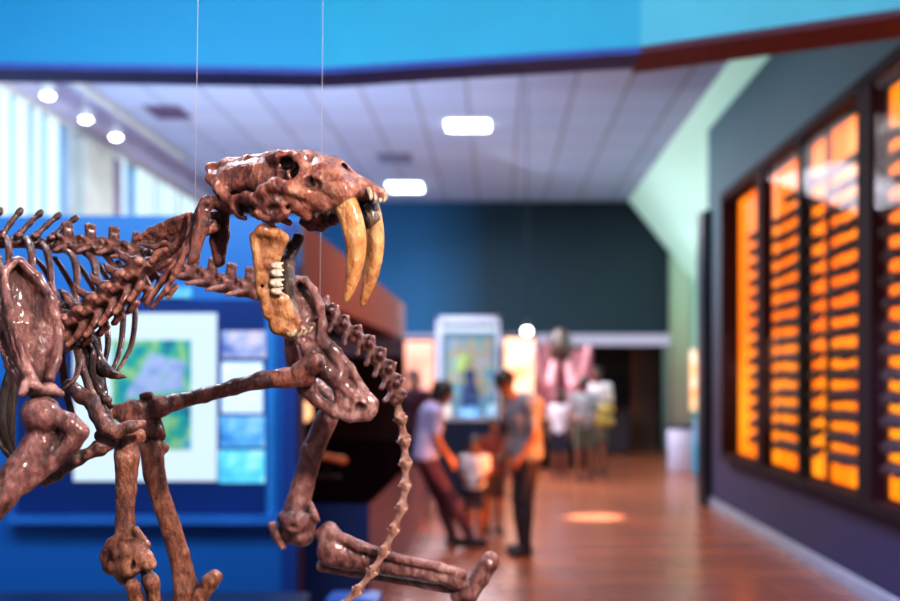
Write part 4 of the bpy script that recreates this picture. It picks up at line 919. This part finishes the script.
# glossy case top under the poster catching reflections
# copper fascia and dark alcove running away from the blue wall's end
COP = grad('copper_fascia', [(0,(.26,.065,.035)),(.35,(.36,.10,.045)),(.75,(.33,.10,.07)),(1,(.26,.15,.18))], 'Y', -4.3, 4.3, .8)
struct('wall_alcove_fascia', MB().box(-1.38,-1.20,BY+.125,16.2,2.13,2.58), COP, 'copper coloured fascia above the dark alcove')
DM = paint('alcove_maroon', (.030,.006,.009), .7)
struct('wall_alcove', MB().box(-3.3,-3.2,BY+.125,16.2,0,2.13).box(-3.3,-1.20,16.2,16.3,0,2.58).box(-3.3,-1.22,BY+.125,BY+.135,.81,2.13), DM)
struct('ceiling_alcove', MB().box(-3.3,-1.38,BY+.125,16.2,2.13,2.18), DM)
struct('trim_8', MB().box(-1.23,-1.19,BY-.02,BY+.12,0,2.3), paint('dark_purple_post', (.03,.012,.05), .5), 'dark purple post at the end of the blue wall')
PL = empty('display_plinth', (-2.0,11.9,0), 'long low plinth of the alcove, navy end and mauve side', 'plinth')
MB().box(-3.19,-.84,8.2,15.9,0,.80).build('plinth_body', paint('plinth_mauve', (.26,.13,.19), .35), PL)
MB().box(-3.19,-.838,8.19,8.198,0,.80).build('plinth_end', paint('plinth_navy', (.010,.028,.12), .4), PL)
MB().box(-3.19,-.82,8.17,15.92,.80,.83,.006).build('plinth_top', paint('plinth_top_maroon', (.006,.002,.003), .9, 0.0), PL)
# lit specimens inside the alcove
def specimen(px, py, Y, r, mat, lab, nm='fossil_bone_specimen'):
    c_ = W(px, py, Y); P = empty(nm, (c_.x, c_.y, .83), lab, 'specimen')
    f = Field(.012, .03); f.chain([(c_+Vector((-.12,0,.02)), r), (c_+Vector((0,0,0)), r*.6), (c_+Vector((.12,.04,-.03)), r*.9)]); fobj('bone_piece', f, mat, P, .004, 30)
    MB().box(c_.x-.012,c_.x+.012,c_.y-.012,c_.y+.012,.85,c_.z).box(c_.x-.10,c_.x+.10,c_.y-.08,c_.y+.08,.83,.85,.004).build('stand', FRM, P)
specimen(328,457,9.8,.035,paint('amber_lit_bone', (.45,.12,.05), .5, emit=(.5,.1,.03), es=.25),'reddish fossil bone on a stand inside the dark alcove')
lp = W(304,412,10.2); LPm = empty('alcove_lamp', lp, 'small glowing peach lamp inside the dark alcove', 'lamp')
MB().lathe((lp.x,lp.y,lp.z-.08), [(.02,0),(.06,.03),(.07,.09),(.05,.15),(.02,.17)], 16).build('lamp_globe', emis('peach_glow', (1,.50,.25), 1.5), LPm, True)
MB().lathe((lp.x,lp.y,.83), [(.07,0),(.07,.02),(.012,.03),(.012,lp.z-.08-.83)], 12).build('lamp_stem', FRM, LPm)
# low kerbs in front of the exhibit wall
KB = paint('navy_kerb', (.012,.030,.10), .3)
tag(MB().box(-6.5,-1.02,6.3,6.85,0,.44,.015).build('bench', KB), 'low navy bench in front of the blue exhibit wall', 'bench')
tag(MB().box(-.95,-.66,6.9,7.2,0,.385,.01).build('floor_plinth', paint('bright_blue_kerb', (.01,.12,.55), .35)), 'small bright blue block beside the navy bench', 'plinth')
# platform that carries the skeleton
PF = empty('skeleton_platform', (-.7,2.4,0), 'dark platform the saber-toothed cat skeleton stands on', 'platform')
MB().box(-1.55,.25,1.55,3.15,0,.06,.01).build('platform_foot', KB, PF); MB().box(-1.6,.3,1.5,3.2,.06,PLZ-.05,.01).build('platform_body', paint('platform_grey', (.05,.05,.07), .5), PF); MB().box(-1.63,.33,1.47,3.23,PLZ-.05,PLZ,.012).build('platform_top', paint('platform_sand', (.10,.075,.07), .7, bump=.5, scale=30), PF)
# two suspension wires
WI = paint('wire_steel', (.85,.85,.9), .5)
for (px, py, Y, x2, lb) in ((195,212,2.24,198,'thin steel wire rising from the neck of the skeleton'),(320,300,2.70,323,'thin steel wire rising from the hips of the skeleton')):
    p0 = W(px,py,Y); p1 = W(x2,0,Y); d = (p1-p0)/(p1.z-p0.z); tag(MB().tube([p0, p0+d*(5.58-p0.z)], .00055, 6).build('suspension_wire', WI, smooth=True), lb, 'wire')
# ---- middle distance: glass case
GY = 17.0
gc = empty('glass_display_case', (W(467,0,GY).x,GY+.4,0), 'tall glass display case with colourful exhibits behind the visitors', 'display case')
a = W(436,316,GY); b_ = W(500,421,GY); x0, x1, zt, zb = a.x, b_.x, a.z, b_.z
MB().box(x0,x1,GY,GY+.8,0,zb-.002,.01).build('case_base', paint('case_base_navy', (.012,.035,.09), .4), gc)
SIL = paint('pale_steel', (.60,.62,.72), .3, metal=.2, emit=(.5,.55,.7), es=.12)
fr = MB()
for xx in (x0,x1-.05):
    for yy in (GY,GY+.75): fr.box(xx,xx+.05,yy,yy+.05,zb,zt)
fr.box(x0,x1,GY,GY+.05,zt-.06,zt).box(x0,x1,GY+.75,GY+.8,zt-.06,zt).box(x0,x0+.05,GY,GY+.8,zt-.06,zt).box(x1-.05,x1,GY,GY+.8,zt-.06,zt).box(x0,x1,GY,GY+.03,zb,zb+.05)
fr.build('case_frame', SIL, gc)
z2 = W(0,330,GY).z
MB().box(x0+.06,x1-.06,GY+.62,GY+.66,zb+.002,z2).build('back_panel', emis('case_back_pale_blue', (.25,.47,.66), .5), gc)
MB().box(x0+.15,x1-.10,GY+.60,GY+.615,zb+.35,z2-.10).build('picture', blotch('case_picture', [(.30,(.05,.14,.28)),(.42,(.12,.32,.50)),(.49,(.30,.36,.16)),(.56,(.42,.24,.20)),(.64,(.18,.38,.58)),(.76,(.45,.42,.42))], 5.5, .5, .4, 3), gc)
MB().box(x0+.06,x1-.06,GY+.05,GY+.62,z2,z2+.05).build('light_box', emis('case_light', (.75,.85,1), .9), gc)
MB().box(x0+.05,x1-.05,GY+.008,GY+.014,zb,zt-.06).build('glass_pane', glass_mat('case_pane_glass'), gc)
cx = (x0+x1)/2
def small(nm, lb, parts, cat):
    P = empty(nm, parts[0][1], lb, cat)
    for pn, c_, fn, mt in parts: f = Field(.011, .03); fn(f, Vector(c_)); fobj(pn, f, mt, P, 0)
small('model_animal', 'dark blue model animal seated in the centre of the glass case', [('figure', (cx+.02,GY+.3,zb+.22), lambda f,c_: (f.ell(c_+Vector((0,0,.16)), (.11,.11,.18)), f.ell(c_+Vector((.0,-.05,.40)), (.08,.10,.09)), f.cap(c_+Vector((.07,-.02,.1)), c_+Vector((.09,-.12,-.01)), .05,.04), f.cap(c_+Vector((-.07,-.02,.1)), c_+Vector((-.09,-.12,-.01)), .05,.04)), paint('model_blue_black', (.02,.05,.16), .5)),
      ('model_base', (cx+.02,GY+.3,zb+.002), lambda f,c_: (f.ell(c_+Vector((0,0,.10)), (.17,.15,.10)),), paint('model_base_blue', (.20,.45,.75), .5, emit=(.2,.45,.75), es=.2))], 'model')
small('model_plant', 'yellow-green round model plant at upper left in the glass case', [('crown', (cx-.10,GY+.45,zb+.78), lambda f,c_: (f.ell(c_, (.09,.08,.12)), f.ell(c_+Vector((.05,0,.08)), (.06,.06,.07))), paint('model_green', (.40,.55,.18), .6, emit=(.4,.55,.18), es=.25)),
      ('stem', (cx-.10,GY+.45,zb), lambda f,c_: (f.cap(c_+Vector((0,0,.01)), c_+Vector((0,0,.72)), .012),), paint('model_stem', (.15,.2,.1), .6))], 'model')
for i, (ox, mt, lb) in enumerate(((-.31,(.65,.55,.45),'cream rounded model at lower left in the glass case'),(.33,(.45,.70,.85),'pale blue rounded model at lower right in the glass case'))):
    small('model_rock', lb, [('rock', (cx+ox,GY+.25,zb+.05), lambda f,c_: (f.ell(c_+Vector((0,0,.05)), (.085,.09,.09)), f.ell(c_+Vector((.02,0,.12)), (.06,.06,.06))), paint('model_rock_%s' % ('cream' if i == 0 else 'blue'), mt, .6, emit=mt, es=.25))], 'model')
# peach lit walls behind
PEA = emis('peach_wash', (1,.60,.46), .85)
def lit(name, px0, px1, py0, py1, Y, mat, lb, cat='panel'):
    a = W(px0,py0,Y); b_ = W(px1,py1,Y); P = empty(name, ((a.x+b_.x)/2, Y, 0), lb, cat)
    MB().box(a.x,b_.x,Y,Y+.04,b_.z,a.z).build('lit_panel', mat, P); MB().box(a.x-.04,b_.x+.04,Y+.04,Y+.10,0,a.z+.05).build('panel_back', FRM, P)
    return P
lit('lit_exhibit_panel', 402,434,341,420,21.5,blotch('peach_print_left', [(.3,(.62,.22,.14)),(.5,(.80,.36,.26)),(.7,(.70,.28,.18))], 1.5, .6, .5),'peach glowing exhibit panel left of the glass case')
lit('lit_exhibit_panel', 505,534,338,420,21.5,blotch('peach_print_right', [(.35,(.9,.32,.12)),(.5,(1,.62,.40)),(.65,(1,.45,.22))], 1.8, .6, .8),'bright peach exhibit panel right of the glass case')
lit('lit_exhibit_panel', 534,592,350,420,22.5,grad('pink_amber_mural', [(0,(.30,.06,.02)),(.38,(.55,.22,.03)),(.6,(.20,.05,.05)),(1,(.16,.04,.06))], 'Z', -.6, .6, .6, .6),'pink and amber mural panel behind the mammoth mount')
# mounted mammoth head with curved tusks in front of the mural
mm = empty('mounted_mammoth_skull', W(562,380,21.4), 'dark mounted mammoth skull with long curved tusks before the pink mural', 'skull'); q = lambda px, py, dy=0: W(px,py,21.4+dy); u = 21.4/F
f = Field(.02, .06); f.ell(q(560,346), (.20,.24,.22)); f.ell(q(560,337), (.16,.18,.14)); f.cap(q(556,352), q(553,368), .10, .07); f.cap(q(565,352), q(569,368), .10, .07)
fobj('skull_body', f, DK, mm, .006, 20)
PKT = paint('tusk_pink_ivory', (.62,.28,.30), .45, emit=(.6,.25,.28), es=.25)
for s_ in (-1,1):
    f = Field(.016, .03); f.chain([(Vector(p[:3]), p[3]) for p in cr_spline([(*q(561+s_*7,364,-.1),.07),(*q(561+s_*12,386,-.35),.07),(*q(561+s_*20,378,-.7),.055),(*q(561+s_*26,356,-.8),.04),(*q(561+s_*27,345,-.7),.015)], 5)]); fobj('tusk', f, PKT, mm)
MB().tube([q(561,352), (q(561,0).x, 21.4, 0)], .03, 8).build('stand', FRM, mm)
BNM = emis('banner_pink', (.72,.27,.34), .62)
# pink banners flaring beside the mount
for (pts, lb) in (([(541,340),(556,346),(556,400),(549,400)],'pink tapering banner hanging left of the mammoth skull'),([(572,352),(592,345),(584,372),(566,412),(563,405)],'pink tapering banner hanging right of the mammoth skull')):
    Y = 22.1 if pts[0][0] < 560 else 21.95; P = [W(x,y,Y) for x, y in pts]; n = len(P); mb = MB(); mb.add([tuple(p) for p in P]+[(p.x,p.y+.02,p.z) for p in P], [tuple(range(n)), tuple(range(2*n-1,n-1,-1))]+[(i,i+n,(i+1)%n+n,(i+1)%n) for i in range(n)])
    bb = min(P, key=lambda p: p.z); tp = max(P, key=lambda p: p.z); B_ = empty('banner', (bb.x, Y, 0), lb, 'banner')
    mb.build('banner_cloth', BNM, B_); MB().box(bb.x-.012,bb.x+.012,Y+.022,Y+.046,.02,bb.z+.25).box(bb.x-.12,bb.x+.12,Y-.03,Y+.05,0,.02,.004).build('banner_stand', FRM, B_)
# hanging lamp
lmp = W(527,331,15.0); Lh = empty('spot_lamp', lmp, 'small bright round spot lamp hanging above the man in grey', 'lamp')
MB().lathe((lmp.x,lmp.y,lmp.z-.04), [(.015,0),(.04,.01),(.055,.04),(.04,.07),(.015,.08)], 16).build('bulb', emis('lamp_white_hot', (.9,.97,1), 14), Lh, True)
MB().lathe((lmp.x,lmp.y,lmp.z+.04), [(.045,0),(.04,.08),(.006,.09),(.006,CZ-lmp.z-.05)], 10).build('lamp_stem', paint('lamp_black', (.02,.02,.025), .5), Lh)
# white bin and things by the column
BN = empty('waste_bin', at(682,22.0), 'white cylindrical waste bin with dark lid near the back column', 'bin'); bx = at(682,22.0)
MB().lathe(bx, [(.24,0),(.25,.02),(.26,.72),(.25,.74)], 28).build('bin_body', paint('bin_white', (.62,.60,.78), .5), BN, True)
MB().lathe((bx[0],bx[1],.742), [(.27,0),(.27,.04),(.2,.08),(.05,.09)], 28).build('bin_lid', paint('bin_lid_dark', (.03,.03,.05), .4), BN, True)
a = W(699,352,21.2); 
tag(MB().box(3.30,3.80,21.30,21.34,W(0,410,21.3).z,W(0,350,21.3).z).box(3.5,3.6,21.34,21.37,0,2.0).build('wall_banner', blotch('orange_white_print', [(.3,(.9,.25,.06)),(.5,(1,.50,.22)),(.68,(.95,.85,.75))], 3, .6, .75)), 'orange and white glowing banner beside the back column', 'banner')
DS = empty('activity_stand', (3.45,20.8,0), 'small turquoise and pale blue stand beside the white bin', 'stand')
MB().box(3.28,3.75,20.6,21.0,.02,.80,.02).build('stand_body', paint('turquoise_panel', (.02,.28,.45), .4, emit=(.02,.3,.5), es=.2), DS)
MB().box(3.26,3.77,20.57,20.60,.55,.92,.01).build('stand_card', paint('pale_blue_card', (.35,.50,.80), .4, emit=(.35,.5,.8), es=.25), DS)
f = Field(.012, .04); c_ = Vector((3.42,20.8,.92)); f.ell(c_+Vector((0,0,.05)), (.14,.12,.10)); f.ell(c_+Vector((.10,0,.20)), (.09,.10,.14)); f.cap(c_+Vector((0,0,.1)), c_+Vector((.16,0,.33)), .05, .03)
fobj('stand_ornament', f, paint('ornament_teal', (.04,.35,.35), .4, emit=(.03,.3,.3), es=.15), DS)
# brown timber posts at the back
for i, (a_, b_) in enumerate(((632,638),(641,648),(651,656))):
    o = MB().box(W(a_,0,28).x, W(b_,0,28).x, 28, 28.18, .12, 2.62).box(W(a_,0,28).x-.03, W(b_,0,28).x+.03, 27.95, 28.22, 0, .12).build('timber_post', paint('timber_red_brown', [(.22,.07,.035),(.13,.06,.045),(.12,.05,.04)][i], .6)); tag(o, ['reddish timber post at the far back, leftmost of three','brown timber post at the far back, middle of three','brown timber post at the far back, rightmost of three'][i], 'post', 'timber posts at the back')
DC = empty('dark_cabinet', (W(612,0,27).x,27.2,0), 'low dark cabinet against the far back wall', 'cabinet')
x0, x1 = W(596,0,27).x, W(630,0,27).x; MB().box(x0,x1,27,27.5,.05,.92,.01).build('cabinet_body', CHAR, DC); MB().box(x0-.03,x1+.03,26.97,27.53,.92,.96,.008).build('cabinet_top', MAR, DC)
for xx in (x0+.02,x1-.08): MB().box(xx,xx+.06,27.03,27.09,0,.05).build('leg', CHAR, DC)
# lights in the ceiling
CLW = emis('ceiling_light_white', (.93,.97,1), 9)
for (px, py, wpx, dl, lb) in ((468,124,42,.55,'larger glowing ceiling light, nearest the front'),(405,186,33,.75,'smaller glowing ceiling light behind the skull')):
    Y = 3.6*F/(380-py); x = (px-497)*Y/F; w = wpx*Y/F/2
    P = empty('ceiling_light', (x,Y,CZ-.05), lb, 'light', 'ceiling lights')
    MB().box(x-w,x+w,Y-dl/2,Y+dl/2,CZ-.045,CZ-.012,.01).build('diffuser', CLW, P); MB().box(x-w-.03,x+w+.03,Y-dl/2-.03,Y+dl/2+.03,CZ-.012,CZ-.001).build('frame', LW, P)
for (px, py, wpx, dl, lb) in ((168,112,36,.8,'dark rectangular ceiling vent nearest the windows'),(395,158,34,.9,'grey ceiling vent near the two glowing lights')):
    Y = 3.6*F/(380-py); x = (px-497)*Y/F; w = wpx*Y/F/2; P = empty('ceiling_vent', (x,Y,CZ-.03), lb, 'vent', 'ceiling vents')
    VM = paint('vent_mauve' if px < 200 else 'vent_grey', (.13,.09,.18) if px < 200 else (.22,.24,.36), .6)
    mb = MB().box(x-w,x+w,Y-dl/2,Y+dl/2,CZ-.012,CZ-.001); mb.build('vent_plate', VM, P)
    mb = MB()
    for i in range(6): yy = Y-dl/2+dl*(i+.5)/6; mb.box(x-w*.9,x+w*.9,yy-.03,yy+.01,CZ-.028,CZ-.012)
    mb.build('vent_slats', VM, P)
for i, (px, py) in enumerate(((-5,62),(48,92),(86,116),(116,134))):
    x = -5.02; Y = x*F/(px-497); z = 1.6+(380-py)*Y/F
    lbs = ['glowing track spotlight at the picture edge','glowing track spotlight, first beside the windows','glowing track spotlight, second beside the windows','glowing track spotlight beside the dark purple strip']
    P = empty('track_spotlight', (x,Y,z), lbs[i], 'spotlight', 'track spotlights by the windows')
    MB().lathe((x,Y,z-.07), [(.02,0),(.055,.012),(.065,.03),(.05,.035)], 18).build('lens', emis('spot_lens_white', (.95,.98,1), 16), P, True)
    MB().lathe((x,Y,z-.035), [(.07,0),(.075,.08),(.05,.14),(.015,.15)], 18).build('housing', LW, P, True); MB().box(x-.01,x+.01,Y-.01,Y+.01,z+.11,4.9+.22).build('stem', LW, P)
tag(MB().box(-5.06,-4.98,9,20,5.12,5.198).build('light_track', LW), 'pale ceiling track carrying the spotlights by the windows', 'track')

# ================================================================== light
def lamp(kind, name, loc, target, energy, col, size=.5, spot=60, blend=.6, sy=None):
    d = bpy.data.lights.new(name, kind); d.energy = energy; d.color = col
    if kind == 'AREA': d.size = size; 
    if kind == 'AREA' and sy: d.shape = 'RECTANGLE'; d.size_y = sy
    if kind == 'SPOT': d.spot_size = math.radians(spot); d.spot_blend = blend; d.shadow_soft_size = size
    if kind == 'POINT': d.shadow_soft_size = size
    o = bpy.data.objects.new(name, d); COL.objects.link(o); o.location = loc
    o.rotation_euler = (Vector(target)-Vector(loc)).to_track_quat('-Z', 'Y').to_euler(); return o
TG = (-.55, 2.4, 1.6)
lamp('SPOT', 'key_spot', (1.1,.2,3.3), TG, 560, (1,.86,.80), .10, 40)
lamp('SPOT', 'front_spot', (-1.6,-.6,3.4), TG, 90, (1,.84,.82), .18, 45)
lamp('SPOT', 'rim_spot', (-1.8,4.6,4.4), TG, 230, (.88,.90,1), .10, 50)
lamp('SPOT', 'rim_spot_right', (1.4,4.0,3.6), TG, 260, (1,.82,.85), .10, 50)
lamp('SPOT', 'low_fill', (1.2,.4,1.2), (-.5,2.4,1.4), 16, (1,.55,.40), .4, 60)
# unseen fill, wash and spill lamps added for the hall
lamp('AREA', 'hall_fill_front', (-1.5,12,5.0), (-1.5,12,0), 170, (.92,.92,1), 5, sy=5)
lamp('AREA', 'hall_fill_back', (-1.2,18.5,5.0), (-1.2,18.5,0), 400, (.95,.90,.95), 4, sy=5)
lamp('AREA', 'header_wash', (-1,3.2,4.9), (-.5,8.0,4.4), 95, (.85,.95,1), 5, sy=.6)
lamp('AREA', 'header_wash_right', (3.6,3.0,4.9), (2.2,7,4.2), 80, (.80,.97,1), 1.5, sy=.6)
lamp('AREA', 'exhibit_wash', (-2.4,5.6,3.4), (-2.4,7.6,1.2), 60, (.80,.90,1), 3.4, sy=.4)
lamp('AREA', 'ceiling_bounce', (-3.2,15,3.0), (-3.2,17,5.2), 190, (.78,.84,1), 6, sy=7)
lamp('SPOT', 'back_corner', (3.0,21,4.0), (3.8,25,2.4), 120, (.80,1,.85), .3, 80)
lamp('SPOT', 'amber_spill', (2.3,9.2,2.2), (.42,11.5,1.15), 1700, (1,.30,.06), .2, 20)
lamp('SPOT', 'floor_pool', (1.2,15.0,5.0), (1.15,14.6,0), 6500, (1,.95,.95), .05, 9, .6)
lamp('AREA', 'back_floor_fill', (-.8,21.5,4.9), (.3,21,0), 300, (.85,.85,1), 2, sy=2)
lamp('SPOT', 'copper_wash', (.6,9,4.6), (-1.2,10.5,2.35), 80, (1,.62,.48), .3, 70)
lamp('SPOT', 'teal_wash', (-3,18,4.6), (-2.2,25.2,3.5), 420, (.18,.55,1), .5, 55)
lamp('SPOT', 'people_key', (-1.5,9.2,4.8), (-.3,11.8,1.0), 250, (.90,.88,1), .2, 40)
lamp('SPOT', 'wall_blue_spill', (1.2,6.5,3.2), (2.7,8.3,.3), 600, (.25,.35,1), .3, 60)
w = bpy.data.worlds.new('hall_ambience'); SC.world = w; w.use_nodes = True
w.node_tree.nodes['Background'].inputs[0].default_value = (.42,.46,.72,1); w.node_tree.nodes['Background'].inputs[1].default_value = .28
# ================================================================== camera
cd = bpy.data.cameras.new('camera'); cd.lens = 50; cd.sensor_width = 36; cd.shift_x = -47/900; cd.shift_y = 79.5/900
cd.dof.use_dof = True; cd.dof.focus_distance = 2.33; cd.dof.aperture_fstop = 2.2; cd.clip_end = 200
co = bpy.data.objects.new('camera', cd); COL.objects.link(co); co.location = (0,0,1.6); co.rotation_euler = (math.radians(90),0,0); SC.camera = co
SC.view_settings.view_transform = 'Standard'; SC.view_settings.look = 'Medium High Contrast'; SC.view_settings.exposure = .12
